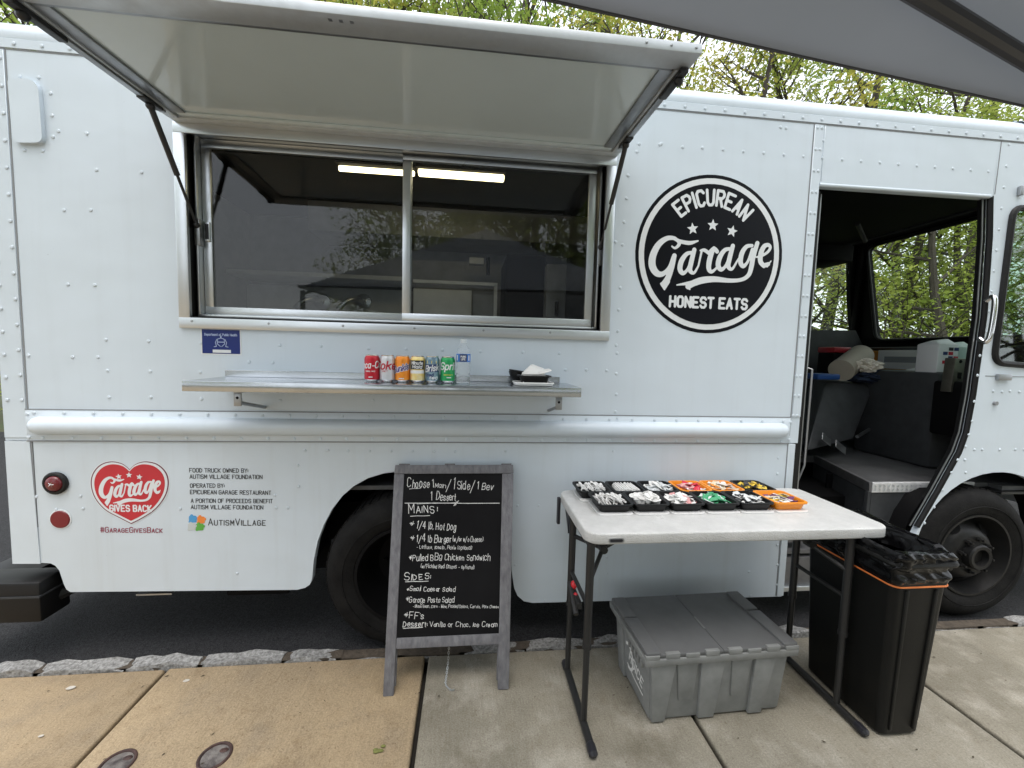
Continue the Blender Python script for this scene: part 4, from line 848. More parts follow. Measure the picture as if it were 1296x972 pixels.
b = MB(); lp = on_y(1207, 475, 2.35); T = Matrix.Translation(lp) @ Matrix.Rotation(rad(3), 4, 'Y')
b.box(-.045, .045, -.03, .03, -.11, .11, 0, bev=.004, T=T); b.box(-.012, .012, -.034, -.0301, -.02, .02, 1, T=T)
for z in (-.09, .09): b.dome(lp+Vector((0, -.03, z)), .012, .006, mat=1)
b.build('door_lock', [M("dull_bronze_steel", (.20, .19, .16), .4, .8, var=.3, vscale=15), m_dark], truck)
# ================================================================ pop-up tent over the photographer
m_tent = M_leaf("tent_fabric", (.235, .255, .285), (.215, .235, .26), .25)
m_tentb = M("tent_pole", (.05, .05, .055), .4, .3)
TZ = 2.0
tc_ = on_z(1461, 173, TZ); tl_ = on_z(672, -2, TZ); ex = (tc_-tl_); ex.z = 0; ex.normalize(); ey = Vector((-ex.y, ex.x, 0)); S3 = 3.0
c00 = tc_-ex*S3-ey*S3; corners = [c00, c00+ex*S3, tc_.copy(), tc_-ex*S3]; ctr = (c00+tc_)/2; apex = ctr+Vector((0, 0, .95))
tent = thing('canopy_tent', "grey fabric pop-up canopy overhanging the top right corner", 'tent', (ctr.x, ctr.y, 0))
b = MB(); NN = 44
for k in range(4):
    A, B = corners[k], corners[(k+1) % 4]; V = []; Fc = []
    for i in range(NN+1):
        for j in range(NN+1):
            s_ = i/NN; t = j/NN; e_ = A.lerp(B, t); p = e_.lerp(apex, s_); p.z -= .03*math.sin(math.pi*s_)*math.sin(math.pi*t)+.004*math.sin(23*t+5*s_)*math.sin(math.pi*s_)+.010*noise.noise(Vector((p.x*3.2, p.y*5.5, k)))*min(1, 6*s_)+.005*noise.noise(Vector((p.x*9+p.y*7, p.y*13, k)))*min(1, 6*s_); V.append(p)
    Fc = [(i*(NN+1)+j, i*(NN+1)+j+1, (i+1)*(NN+1)+j+1, (i+1)*(NN+1)+j) for i in range(NN) for j in range(NN)]
    b.add(V, Fc, 0)
    nn = (B-A).normalized().cross(Vector((0, 0, 1))); 
    b.hexa([A+Vector((0, 0, .0)), B+Vector((0, 0, .0)), B+nn*-.004+Vector((0, 0, .0)), A+nn*-.004+Vector((0, 0, .0)), A+Vector((0, 0, .022)), B+Vector((0, 0, .022)), B-nn*.004+Vector((0, 0, .022)), A-nn*.004+Vector((0, 0, .022))], 1)
b.build('canopy_roof', [m_tent, M("tent_hem", (.07, .072, .08), .7)], tent)
def under(px, py, d=.03):                             # point on the front roof slope seen at a pixel
    A, B = corners[2], corners[3]; n_ = (B-A).cross(apex-A).normalized(); n_ = n_ if n_.z > 0 else -n_
    return on_plane(px, py, A-n_*d, n_)
b = MB(); q0, q1 = under(1170, -2), under(1296, 74); dq = q1-q0; 
def inside(p):                                        # still below the front slope?
    A, B = corners[2], corners[3]; v0, v1, v2 = (B-A).xy, (apex-A).xy, (p-A).xy; dt = v0.x*v1.y-v0.y*v1.x
    u_ = (v2.x*v1.y-v2.y*v1.x)/dt; w_ = (v0.x*v2.y-v0.y*v2.x)/dt; return u_ > .005 and w_ > .005 and u_+w_ < .995
t0, t1 = 0, 1
while inside(q0+dq*(t0-.05)) and t0 > -20: t0 -= .05
while inside(q0+dq*(t1+.05)) and t1 < 20: t1 += .05
b = MB(); b.tube([q0+dq*t0, q0+dq*t1], .013, 10, 0); b.build('roof_strut', m_tentb, tent)
for c in corners:
    b = MB(); i_ = (ctr-c).normalized()*.04; i_.z = 0; p = c+i_
    b.box(p.x-.016, p.x+.016, p.y-.016, p.y+.016, 0.03, TZ-.02, 0, bev=.003); b.box(p.x-.05, p.x+.05, p.y-.05, p.y+.05, 0.005, .03, 0, bev=.004); b.build('leg', m_tentb, tent)
    b = MB(); b.tube([p+Vector((0, 0, TZ-p.z*0-TZ+TZ-.06-0)) if False else Vector((p.x, p.y, TZ-.05)), apex-Vector((0, 0, .06))], .012, 8, 0); b.build('hip_rafter', m_tentb, tent)
b = MB(); b.cyl(ctr+Vector((0, 0, .45)), apex-Vector((0, 0, .01)), .02, n=10); b.build('centre_post', m_tentb, tent)

# ================================================================ things on the serving shelf
SZ = 1.3418
m_lid = M("can_aluminium", (.68, .68, .68), .25, 1)
m_chalk = M("white_print", (.72, .73, .73), .5)
CY = 1.885
def can(px, label, body, extra):
    p = on_y(px, 479, CY); root = thing('drink_can', label, 'can', (p.x, CY, SZ), group='row of drink cans on the steel shelf'); T = Matrix.Translation((p.x, CY, SZ))
    b = MB(); prof = [(.0001, .004), (.020, .003), (.024, .0), (.0265, .002), (.0325, .011), (.033, .016), (.033, .100), (.0325, .104), (.0275, .1155)]
    b.lathe(prof, 36, T, mats=[1, 1, 1, 1, 0, 0, 0, 0]); extra(b, p.x)
    b.build('can_body', body, root, ang=40)
    b = MB(); b.lathe([(.0275, .1155), (.0278, .1195), (.0262, .1205), (.0245, .117), (.0001, .1165)], 30, T); b.box(p.x-.006, p.x+.008, CY-.014, CY+.002, SZ+.117, SZ+.1182); b.build('can_lid', m_lid, root, ang=40)
def on_can(b, s, x, z, ang0, ang1, h, w, mat, r=.0334, slope=0, k0=0, cy=CY, shear=.2):   # lettering wrapped round a can; angles in degrees, 0 faces the camera side
    st, W = text_strokes(s, 1.5); base = -90+math.degrees(math.atan2(x, cy))*0
    def P(u, v):
        t = (u+v*shear)/W; a = rad(base+ang0+(ang1-ang0)*t); return Vector((x+r*math.cos(a), cy+r*math.sin(a), SZ+z+v/6*h+slope*(t-.5)))
    for k, S in enumerate(st):
        for (u0, v0), (u1, v1) in zip(S[:-1], S[1:]):
            n = 3; pts = [P(u0+(u1-u0)*i/n, v0+(v1-v0)*i/n) for i in range(n+1)]
            ribbon(b, pts, w, lambda q: Vector((q.x-x, q.y-cy, 0)).normalized(), k0+k, mat)
def patch(b, x, a0, a1, z0, z1, r, mat, cy=CY, n=10):
    P = [(x+r*math.cos(rad(-90+a0+(a1-a0)*i/n)), cy+r*math.sin(rad(-90+a0+(a1-a0)*i/n))) for i in range(n+1)]
    b.add([(u, v, SZ+z) for z in (z0, z1) for u, v in P], [(i, i+1, n+2+i, n+1+i) for i in range(n)], mat)
def cm(name, c, var=0, c2=None, sc=30): return M(name, c, .3, .25, var=var, vscale=sc, col2=c2)
m_cred = cm("can_red", (.50, .01, .025)); m_csil = cm("can_silver", (.60, .61, .63)); m_cor = cm("can_orange", (.78, .20, .015), .5, (.85, .33, .03), 45)
m_clem = cm("can_lemon", (.78, .55, .12), .6, (.82, .72, .42), 40); m_cteal = cm("can_teal", (.28, .42, .48), .6, (.05, .10, .16), 60); m_cgrn = cm("can_green", (.02, .33, .10))
m_pur = M("print_purple", (.09, .06, .22), .4); m_blk = M("print_black", (.015, .015, .02), .4); m_prd = M("print_red", (.45, .01, .03), .4); m_yel = M("print_yellow", (.80, .62, .05), .4); m_navy = M("print_navy", (.02, .04, .13), .4)
can(471, "red soda can with white script, leftmost in the row on the shelf", [m_cred, m_lid, m_chalk], lambda b, x: (on_can(b, "Coca-Cola", x, .062, -105, 120, .028, .0042, 2, slope=.006), on_can(b, "ORIGINAL TASTE", x, .045, -40, 35, .005, .001, 2), patch(b, x, -14, 16, .020, .024, .0333, 2)))
can(490.5, "silver diet soda can with big red lettering, second in the row on the shelf", [m_csil, m_lid, m_prd], lambda b, x: (on_can(b, "Coke", x, .058, -100, 75, .034, .0062, 2), on_can(b, "DIET", x, .046, -30, 10, .006, .0012, 2)))
can(509.5, "orange soda can with dark purple slanted lettering, third in the row on the shelf", [m_cor, m_lid, m_pur, m_chalk], lambda b, x: (on_can(b, "Sunkist", x, .052, -75, 75, .026, .0085, 3, slope=.022, r=.0333), on_can(b, "Sunkist", x, .052, -75, 75, .026, .0048, 2, slope=.022, r=.0337), patch(b, x, -20, 20, .016, .020, .0333, 3)))
can(528.5, "yellow lemonade can with a black name box, fourth in the row on the shelf", [m_clem, m_lid, m_blk, m_chalk, m_yel], lambda b, x: (patch(b, x, -60, 60, .060, .100, .0333, 2), on_can(b, "Minute", x, .082, -45, 45, .013, .0028, 3, r=.0337), on_can(b, "Maid", x, .065, -38, 38, .013, .0028, 3, r=.0337), patch(b, x, -65, 65, .042, .056, .0333, 3), patch(b, x, -180, 180, .100, .104, .0334, 4)))
can(547, "teal patterned iced tea can with white lettering, fifth in the row on the shelf", [m_cteal, m_lid, m_chalk, m_navy, m_yel], lambda b, x: (patch(b, x, -180, 180, .088, .1, .0333, 4), patch(b, x, -62, 62, .050, .084, .0333, 3), on_can(b, "Brisk", x, .054, -55, 55, .026, .0042, 2, slope=.008, r=.0337), on_can(b, "iced", x, .030, -45, 10, .014, .003, 3, r=.0336), on_can(b, "tea", x, .018, -20, 45, .014, .003, 2, r=.0336)))
can(566.5, "green lemon-lime soda can with white lettering, sixth in the row beside the water bottle", [m_cgrn, m_lid, m_chalk, m_yel], lambda b, x: (on_can(b, "Sprite", x, .062, -62, 110, .030, .0052, 2), patch(b, x, -5, 30, .024, .028, .0333, 2), on_can(b, "lemon", x, .036, -30, 40, .006, .0012, 3)))
# water bottle
p = on_y(586, 482, CY); wb = thing('water_bottle', "clear plastic water bottle with a blue label beside the green can", 'bottle', (p.x, CY, SZ)); T = Matrix.Translation((p.x, CY, SZ))
m_pet = bpy.data.materials.new("clear_plastic"); m_pet.use_nodes = True; q = m_pet.node_tree.nodes["Principled BSDF"]; q.inputs["Base Color"].default_value = (.93, .96, .97, 1); q.inputs["Roughness"].default_value = .12; q.inputs["Transmission Weight"].default_value = .82; q.inputs["IOR"].default_value = 1.2
b = MB(); b.lathe([(.024, 0), (.031, .004), (.0315, .02), (.030, .026), (.0315, .032), (.0315, .045), (.030, .052), (.0315, .058), (.0315, .075), (.030, .082), (.0318, .092), (.0318, .135), (.031, .142), (.026, .158), (.016, .173), (.0135, .178), (.0135, .186)], 36, T); b.build('bottle_body', m_pet, wb, ang=50)
b = MB(); b.lathe([(.0325, .098), (.0325, .134)], 36, T, 0); patch(b, p.x, -30, 30, .099, .133, .033, 1); on_can(b, "PURE", p.x, .118, -20, 20, .007, .0018, 2, r=.0334, shear=0); on_can(b, "LIFE", p.x, .106, -16, 16, .008, .0018, 2, r=.0334, shear=0)
for a in (-55, 50): patch(b, p.x, a-6, a+6, .104, .128, .0328, 2, n=3)
b.build('label_band', [M("label_blue", (.03, .16, .52), .35), m_navy, m_chalk], wb)
b = MB(); b.lathe([(.0145, .184), (.015, .186), (.015, .200), (.0001, .201)], 20, T); b.build('bottle_cap', M("white_cap", (.62, .68, .72), .4), wb)
# napkin tray set
bx, bz = on_y(674, 487, 1.86).x, SZ
nt_ = thing('white_tray', "flat white plastic lid under the black napkin tray on the shelf", 'lid', (bx, 1.86, SZ))
b = MB(); b.prism(rrect(bx-.085, bx+.085, 1.795, 1.915, .02, 4), lambda u, v, w: Vector((u, v, w)), SZ+.002, SZ+.008); b.tube([Vector((u, v, SZ+.012)) for u, v in rrect(bx-.087, bx+.087, 1.793, 1.917, .02, 4)], .004, 6, closed=True); b.build('lid_plate', m_white, nt_)
def open_tray(b, cx, cy, z, w, d, h, fl=.82, r=.018, th=.0025, mat=0, rim=.008):
    O = [rrect(cx-w/2*s_, cx+w/2*s_, cy-d/2*s_, cy+d/2*s_, r*s_, 4) for s_ in (fl, 1)]
    n = len(O[0]); V = [Vector((u, v, z)) for u, v in O[0]]+[Vector((u, v, z+h)) for u, v in O[1]]
    big = rrect(cx-w/2-rim, cx+w/2+rim, cy-d/2-rim, cy+d/2+rim, r+rim, 4); V += [Vector((u, v, z+h)) for u, v in big]+[Vector((u, v, z+h-.006)) for u, v in big]
    V += [Vector((cx+(u-cx)*(1-th*2/w), cy+(v-cy)*(1-th*2/d), z+h+.0005)) for u, v in O[1]]+[Vector((cx+(u-cx)*(1-th*2/w), cy+(v-cy)*(1-th*2/d), z+th)) for u, v in O[0]]
    F_ = [tuple(range(n))[::-1]]
    def st(a, c): return [(a*n+i, a*n+(i+1) % n, c*n+(i+1) % n, c*n+i) for i in range(n)]
    F_ += st(0, 1)+st(1, 3) if False else st(0, 1)
    F_ += st(3, 2)+st(2, 4)+st(4, 5)+[tuple(5*n+i for i in range(n))]
    b.add(V, F_, mat)
np_ = thing('napkin_tray', "small black plastic tray holding white napkins on the shelf", 'tray', (bx+.005, 1.86, SZ+.009))
b = MB(); open_tray(b, bx+.005, 1.86, SZ+.009, .135, .10, .036); b.build('tray_body', m_black, np_)
nk = MB()
for i in range(6): nk.box(bx-.05, bx+.055, 1.82, 1.895, SZ+.014+i*.0055, SZ+.0185+i*.0055, 0, bev=.002)
nk.hexa([Vector((bx-.06, 1.818, SZ+.048)), Vector((bx+.05, 1.815, SZ+.05)), Vector((bx+.06, 1.90, SZ+.05)), Vector((bx-.05, 1.90, SZ+.05)), Vector((bx-.02, 1.84, SZ+.09)), Vector((bx+.055, 1.835, SZ+.068)), Vector((bx+.062, 1.89, SZ+.075)), Vector((bx+.0, 1.885, SZ+.098))], 0, bev=.008)
nk.hexa([Vector((bx+.03, 1.81, SZ+.052)), Vector((bx+.078, 1.82, SZ+.066)), Vector((bx+.075, 1.88, SZ+.07)), Vector((bx+.03, 1.88, SZ+.056)), Vector((bx+.02, 1.82, SZ+.062)), Vector((bx+.083, 1.825, SZ+.072)), Vector((bx+.078, 1.875, SZ+.078)), Vector((bx+.025, 1.875, SZ+.07))], 0, bev=.004)
tag(nk.build('napkins', M("napkin_paper", (.76, .76, .74), .9, bump=.3, bscale=30)), "pile of folded white paper napkins in the black tray on the shelf", 'napkins')
b = MB(); lx = bx-.058; T = Matrix.Translation((lx, 1.955, SZ+.012)) @ Matrix.Rotation(rad(8), 4, 'Y'); b.lathe([(.012, -.006), (.024, .0), (.036, .010), (.045, .024), (.050, .036), (.050, .040), (.046, .041), (.044, .038), (.0001, .036)], 32, T); b.lathe([(.047, .0415), (.050, .043), (.050, .047), (.046, .049), (.03, .046), (.0001, .046)], 32, T)
tag(b.build('bowl_stack', m_black), "stack of small black plastic bowls behind the napkin tray", 'bowls')

# ================================================================ chalkboard A-frame sign
m_wood = M("grey_washed_wood", (.19, .19, .20), .75, var=.55, vscale=9, bump=.35, bscale=40, vstretch=(6, 6, 1), col2=(.10, .098, .108))
m_board = M("chalkboard", (.0045, .0045, .005), .65, var=.5, vscale=4, col2=(.010, .010, .011), spec=.1, vstretch=(1, 1, .4))
m_chk = M("chalk", (.82, .82, .80), .9, var=.6, vscale=150, col2=(.42, .42, .42), detail=3)
FY, TYY, TZ_ = 1.690, 1.975, .93
su = Vector((0, TYY-FY, TZ_)); SL = su.length; su.normalize(); sn = Vector((0, -su.z, su.y))     # sn faces the camera
fl, fr = on_z(490, 880, 0).x, on_z(638, 876, 0).x
S0 = Vector((0, FY, 0)); 
def sp(px, py): return on_plane(px, py, S0, sn)
def suv(px, py): p = sp(px, py)-S0; return (p.x, p.dot(su))
def sg(u, v, w=0): return Vector((u, FY, 0))+su*v+sn*w
TL, TR = suv(499.5, 588.5), suv(650, 590); BL, BR = suv(484.5, 882), suv(498, 881); BRl, BRr = suv(630, 877), suv(644, 875)
sign = thing('chalkboard_sign', "grey wooden A-frame chalkboard with the handwritten menu", 'menu board', (0, FY, 0))
il, ir = suv(511, 600), suv(636, 602); jl, jr = suv(502, 808), suv(632, 804); kl, kr = suv(500, 822), suv(631, 818)
b = MB()
def bar(P, t=.02, o=0): b.hexa([sg(P[0][0], P[0][1], -t+o), sg(P[1][0], P[1][1], -t+o), sg(P[2][0], P[2][1], -t+o), sg(P[3][0], P[3][1], -t+o), sg(P[0][0], P[0][1], o), sg(P[1][0], P[1][1], o), sg(P[2][0], P[2][1], o), sg(P[3][0], P[3][1], o)], 0, bev=.003)
H_ = TL[1]; zf = .004
bar([(BL[0], zf), (BR[0], zf), (il[0]+.001, il[1]), (TL[0], il[1])]); bar([(BRl[0], zf), (BRr[0], zf), (TR[0], il[1]), (ir[0]-.001, il[1])])
bar([(TL[0], il[1]+.001), (TR[0], il[1]+.001), (TR[0]-.002, H_), (TL[0]+.002, H_)], .02, .001)
bar([(jl[0]-.001, kl[1]), (jr[0]+.001, kl[1]), (jr[0]+.001, jl[1]), (jl[0]-.001, jl[1])], .018, -.001)
for x in (TL[0]+.02, (TL[0]+TR[0])/2-.05, TR[0]-.06): b.hexa([sg(x, H_, -.022), sg(x+.05, H_, -.022), sg(x+.05, H_, .0), sg(x, H_, .0), sg(x, H_+.006, -.022), sg(x+.05, H_+.006, -.022), sg(x+.05, H_+.006, .0), sg(x, H_+.006, .0)], 0, bev=.002)
b.build('front_frame', m_wood, sign, ang=30)
b = MB(); o_ = -.024
for P in ([(BL[0]+.012, .03), (BR[0]+.004, .03), (il[0], il[1]), (TL[0]+.003, il[1])], [(BRl[0]-.004, .03), (BRr[0]-.012, .03), (TR[0]-.003, il[1]), (ir[0], il[1])], [(TL[0]+.01, il[1]-.02), (TR[0]-.01, il[1]-.02), (TR[0]-.01, H_-.006), (TL[0]+.01, H_-.006)]): bar(P, .018, o_-(.001 if P[0][1] > .1 else 0))
b.build('rear_frame', m_wood, sign, ang=30)
b = MB(); b.hexa([sg(jl[0]-.004, jl[1]-.004, -.015), sg(jr[0]+.004, jl[1]-.004, -.015), sg(ir[0]+.004, il[1]+.004, -.015), sg(il[0]-.004, il[1]+.004, -.015), sg(jl[0]-.004, jl[1]-.004, -.006), sg(jr[0]+.004, jl[1]-.004, -.006), sg(ir[0]+.004, il[1]+.004, -.006), sg(il[0]-.004, il[1]+.004, -.006)], 0)
brd = b.build('blackboard', m_board, sign)
b = MB(); SC0 = sg(0, 0, -.0045)
def zt(x, y): return (480+x/3.133, 580+y/3.133)                    # from the enlarged crop back to photo pixels
def cp(x, y): return on_plane(*zt(x, y), SC0, sn)
def chalk(s, x0, y0, x1, y1, hpx, w=2.9, seed=1, **k):
    A, B = cp(x0, y0), cp(x1, y1); sc = (cp(x0, y0)-cp(x0, y0-100)).length/100; text_on(b, s, A, B, hpx*sc, sn, w*sc*.76, jit=.5, seed=seed, **k)
def cline(x0, y0, x1, y1, w=2.4): sc = .00118; ribbon(b, [cp(x0, y0), cp((x0*2+x1)/3, (y0*2+y1)/3-.8), cp((x0+x1*2)/3, (y0+2*y1)/3+.6), cp(x1, y1)], w*sc, sn, 3)
chalk("Choose", 112, 114, 197, 116, 32, 3.3, 1); chalk("1", 205, 118, 213, 118, 36, 3.3, 2); chalk("Main", 222, 116, 262, 118, 17, 2.6, 3, gap=1.2); chalk("/", 266, 122, 288, 122, 42, 3.2, 4); chalk("1", 290, 122, 297, 122, 38, 3.2, 5); chalk("Side", 309, 123, 357, 125, 30, 3.2, 6); chalk("/", 361, 128, 383, 128, 40, 3.2, 7); chalk("1", 386, 126, 393, 126, 36, 3.2, 8); chalk("Bev", 407, 123, 452, 125, 28, 3.2, 9)
chalk("1", 201, 166, 208, 166, 32, 3.2, 10); chalk("Dessert", 226, 164, 303, 169, 29, 3, 11); cline(102, 178, 476, 178, 2.6); cline(150, 181, 310, 176, 1.8); cline(296, 188, 308, 172, 2.6); cline(302, 186, 314, 168, 2.6); cline(120, 122, 165, 118, 2)
chalk("Mains:", 117, 218, 228, 216, 34, 3.6, 12, smallcaps=True); cline(124, 230, 200, 227)
chalk("*", 120, 272, 137, 272, 24, 3, 13); chalk("1/4 lb. Hot Dog", 146, 279, 303, 287, 29, 3, 14)
chalk("*", 122, 326, 138, 326, 22, 3, 15); chalk("1/4 lb Burger", 146, 331, 284, 333, 27, 3, 16); chalk("(w/or w/o Cheese)", 290, 330, 410, 331, 19, 2.3, 17)
chalk("- Lettuce, tomato, Pickle (optional)", 148, 358, 366, 362, 14, 2, 18)
chalk("*Pulled BBQ Chicken Sandwich", 117, 406, 440, 404, 24, 2.9, 19); chalk("(w/Pickled Red Onions - optional)", 162, 434, 376, 439, 15, 2, 20)
chalk("Sides:", 101, 484, 203, 478, 27, 3.4, 21, smallcaps=True); cline(104, 490, 194, 487)
chalk("*Small Caesar Salad", 107, 526, 300, 528, 17, 2.7, 22); chalk("*Garage Pasta Salad", 105, 570, 296, 572, 20, 2.7, 23)
chalk("- Black Bean, Corn - Wine, Pickled Onions, Carrots, Parm Cheese", 132, 592, 472, 594, 11, 1.8, 24)
chalk("*FF's", 99, 634, 177, 636, 22, 3.2, 25); chalk("Dessert:", 93, 668, 190, 668, 22, 3.2, 26); cline(95, 675, 172, 670); chalk("Vanilla or Choc. Ice Cream", 200, 668, 468, 668, 17, 2.6, 27)
b.build('chalk_lettering', m_chk, brd, smooth=False, fixn=False)
b = MB(); cpt = smooth_path([sp(568, 821)-sn*.012, on_y(567, 838, 1.79), on_y(565, 855, 1.765), on_z(564, 866, .006), on_z(570, 873, .006), on_z(575, 873, .006)], 6)
for i, (a, c) in enumerate(zip(cpt[:-1], cpt[1:])):
    d = (c-a)*.75; m_ = (a+c)/2; t = d.normalized(); s_ = (t.cross(Vector((1, 0, 0))) if i % 2 else t.cross(Vector((0, 1, 0)))).normalized()
    b.tube([m_+t*(d.length*math.cos(q))+s_*(.004*math.sin(q)) for q in [k*math.pi/4 for k in range(8)]], .0011, 5, closed=True)
b.build('chain', m_alu, sign)

# ================================================================ folding table
m_tab = M("table_plastic", (.60, .605, .595), .38, var=.22, vscale=9, bump=.4, bscale=200, rvar=.12, detail=9)
m_leg = M("table_leg_grey", (.026, .026, .026), .4, .3)
TX0, TX1, TY0, TY1, TT = .455, 1.75, 1.462, 1.965, .81
tab = thing('folding_table', "white plastic folding table with grey legs holding the condiment trays", 'table', ((TX0+TX1)/2, (TY0+TY1)/2, 0))
b = MB(); bm = bmesh.new(); O = rrect(TX0, TX1, TY0, TY1, .06, 8); vv = [bm.verts.new((u, v, TT-.044)) for u, v in O]; f0 = bm.faces.new(vv); g_ = bmesh.ops.extrude_face_region(bm, geom=[f0]); bmesh.ops.translate(bm, vec=(0, 0, .044), verts=[e for e in g_['geom'] if isinstance(e, bmesh.types.BMVert)])
bmesh.ops.bevel(bm, geom=[e for e in bm.edges if abs(e.verts[0].co.z-e.verts[1].co.z) < .001], offset=.007, segments=3, profile=.5, affect='EDGES'); b.from_bm(bm)
tt = b.build('table_top', m_tab, tab, ang=40)
b = MB(); lx = on_y(780, 684, TY0).x; lz = on_y(780, 684, TY0).z
b.prism(rrect(lx-.030, lx+.030, lz-.0085, lz+.0085, .007, 4), yz, TY0-.0025, TY0+.001); b.prism(rrect(lx-.025, lx+.025, lz-.0055, lz+.0055, .005, 4), yz, TY0-.0032, TY0-.0025, mat=1)
b.build('name_plate', [m_alud, m_blk], tt)
def leg_frame(x, sgn):
    b = MB(); y0, y1 = 1.492, 1.765; zt_ = TT-.046
    for y in (y0, y1):
        b.cyl((x, y, .03), (x, y, .40), .0125, n=14); b.cyl((x, y, .34), (x, y, zt_), .016, n=14); b.cyl((x, y, .333), (x, y, .352), .018, n=14)
    b.cyl((x, y0, .50), (x, y1, .50), .009, n=10); b.cyl((x, y0, zt_-.015), (x, y1, zt_-.015), .012, n=10)
    b.tube([(x, 1.385, .018), (x, 1.79, .018)], .0155, 12)
    b.cyl((x+sgn*.01, y1, .655), (x+sgn*.01, y0, .655), .008, n=10) if False else None
    lf = b.build('leg_frame', m_leg, tab)
    for ya, yb in ((1.353, 1.40), (1.77, 1.815)):
        b = MB(); b.tube([(x, ya, .014), (x, ya+.008, .017), (x, yb-.006, .018), (x, yb, .018)], [.009, .0175, .0185, .0165], 12); b.build('foot_cap', m_blk, lf)
    b = MB()
    ym = 1.60; jx = x+sgn*.085; jz = .685
    b.tube([(x+sgn*.004, y1, jz-.02), (jx, ym, jz), (x+sgn*.22, ym, TT-.05)], .010, 10); b.tube([(x+sgn*.004, y0, .615), (jx, ym, jz-.002)], .009, 10); b.cyl((jx, ym-.02, jz), (jx, ym+.02, jz), .017, n=10)
    b.build('brace', m_leg, lf)
    return lf
l1 = leg_frame(.482, 1); leg_frame(1.592, -1)
b = MB(); b.box(.466, .490, 1.60, 1.72, .42, .45, 0, bev=.004); b.cyl((.465, 1.72, .47), (.465, 1.60, .40), .012, n=10, mat=0)
for y, z in ((1.70, .47), (1.665, .435)): b.sphere((.478, y, z), (.014, .016, .020), 14, 10, 1)
b.build('height_lock', [m_leg, M("red_lock_button", (.55, .02, .03), .35)], l1)
b = MB(); b.box(.440, .4545, 1.90, 1.925, TT-.15, TT-.02, 0, bev=.003); b.prism([(1.875, TT-.045), (1.80, TT-.14), (1.80, TT-.15), (1.79, TT-.045)], lambda u, v, w: Vector((w, u, v)), .468, .486); b.build('hanging_bracket', m_blk, tab)

# ================================================================ condiment trays on the table
m_org = M("orange_plastic", (.78, .26, .012), .4)
m_clr = M("clear_lid", (.78, .78, .77), .25)
ZT = TT+.0012
m_c = {k: M("packet_"+k, c, .55, var=.25, vscale=40) for k, c in dict(white=(.82, .82, .80), grey=(.66, .65, .63), pink=(.72, .36, .36), green=(.06, .36, .17), orange=(.78, .30, .05), yellow=(.78, .55, .06), purple=(.16, .04, .14), red=(.62, .03, .06), clear=(.68, .71, .72), black=(.02, .02, .022), cream=(.70, .62, .45)).items()}
def mk_piece(kind):
    b = MB()
    if kind == 'spoon': b.tube([(-.042, 0, 0), (.018, 0, .003), (.032, 0, .0), (.044, 0, .003)], [.0028, .003, .009, .006], 8, flat=(1, .45))
    elif kind == 'straw': b.tube([(-.052, 0, 0), (.052, 0, 0)], .0045, 8)
    elif kind == 'cup': b.lathe([(.011, 0), (.014, .016), (.0165, .018), (.0165, .0195), (.0001, .0195)], 16)
    elif kind == 'packet': b.hexa([Vector(p) for p in ((-.03, -.013, 0), (.03, -.012, .001), (.03, .013, 0), (-.03, .012, .002), (-.03, -.013, .003), (.028, -.012, .006), (.03, .012, .003), (-.028, .012, .006))], 0, bev=.002)
    return b
PIECE = {k: mk_piece(k) for k in ('spoon', 'straw', 'cup', 'packet')}
def fill(cx, cy, w, d, z, h, spec, n, nm, cat, label, seed):
    r = random.Random(seed); protos_ = {}
    for i in range(int(n*1.5)):
        kind, col = r.choice(spec); key = (kind, col)
        if key not in protos_:
            o = PIECE[kind].build(nm, m_c[col]); protos_[key] = o
        else: o = protos_[key].copy(); COL.objects.link(o)
        fx, fy_ = r.uniform(-.43, .43), r.uniform(-.45, .45); hump = max(.15, 1-(fx*fx+fy_*fy_)*3.2)
        if kind == 'straw': o.location = (cx+(-.45+.9*(i+.5)/(n*1.5))*w*.9, cy+r.uniform(-.006, .006), z+h*.6+(i % 3)*.006); o.rotation_euler = (0, 0, rad(90)+r.uniform(-.06, .06))
        elif kind == 'spoon': o.location = (cx+fx*w, cy+fy_*d*.18, z+h*.5+.0028*(i % 7)+.008*hump); o.rotation_euler = (r.uniform(-.5, .5), r.uniform(-.10, .10), rad(90)+r.uniform(-.45, .45))
        else: o.location = (cx+fx*w*.9, cy+fy_*d*.66, z+h*.45+(i/n/1.5)*.026*hump+.003); o.rotation_euler = (r.uniform(-.5, .5), r.uniform(-.4, .4), r.uniform(0, 6.28))
        tag(o, label, cat, label.split(',')[0])
def cond_tray(px, py, row, k, black, spec, n, nm, cat, what):
    w, d, h = .146, (.158 if row else .146), .036
    x0 = (.634+k*.1625) if row else (.600+k*.1665)
    cy = 1.722 if row else 1.886
    pos = ['leftmost', 'second', 'third', 'fourth', 'fifth', 'rightmost'][k]; rw = 'front row' if row else 'back row'
    colr = 'black' if black else 'orange'
    t = thing('condiment_tray', f"{colr} plastic tray of {what}, {pos} in the {rw}", 'tray', (x0, cy, ZT), group='condiment trays on the folding table')
    b = MB(); open_tray(b, x0, cy, ZT+.006, w, d, h, .86); b.build('tray_body', m_black if black else m_org, t, ang=40)
    b = MB(); b.prism(rrect(x0-w/2-.004, x0+w/2+.005, cy-d/2-.014, cy+d/2+.001, .02, 4), lambda u, v, q: Vector((u, v, q)), ZT, ZT+.005); b.build('clear_lid', m_clr, t)
    fill(x0, cy, w*.84, d*.80, ZT+.006, h, spec, n, nm, cat, f"{what[:-1]} heaped in the {pos} {colr} tray of the {rw}", 100*row+k)
W = 'white'
cond_tray(0, 0, 0, 0, True, [('spoon', W)], 26, 'plastic_spoon', 'spoon', 'white plastic spoons')
cond_tray(0, 0, 0, 1, True, [('straw', W)], 16, 'wrapped_straw', 'straw', 'white wrapped straws')
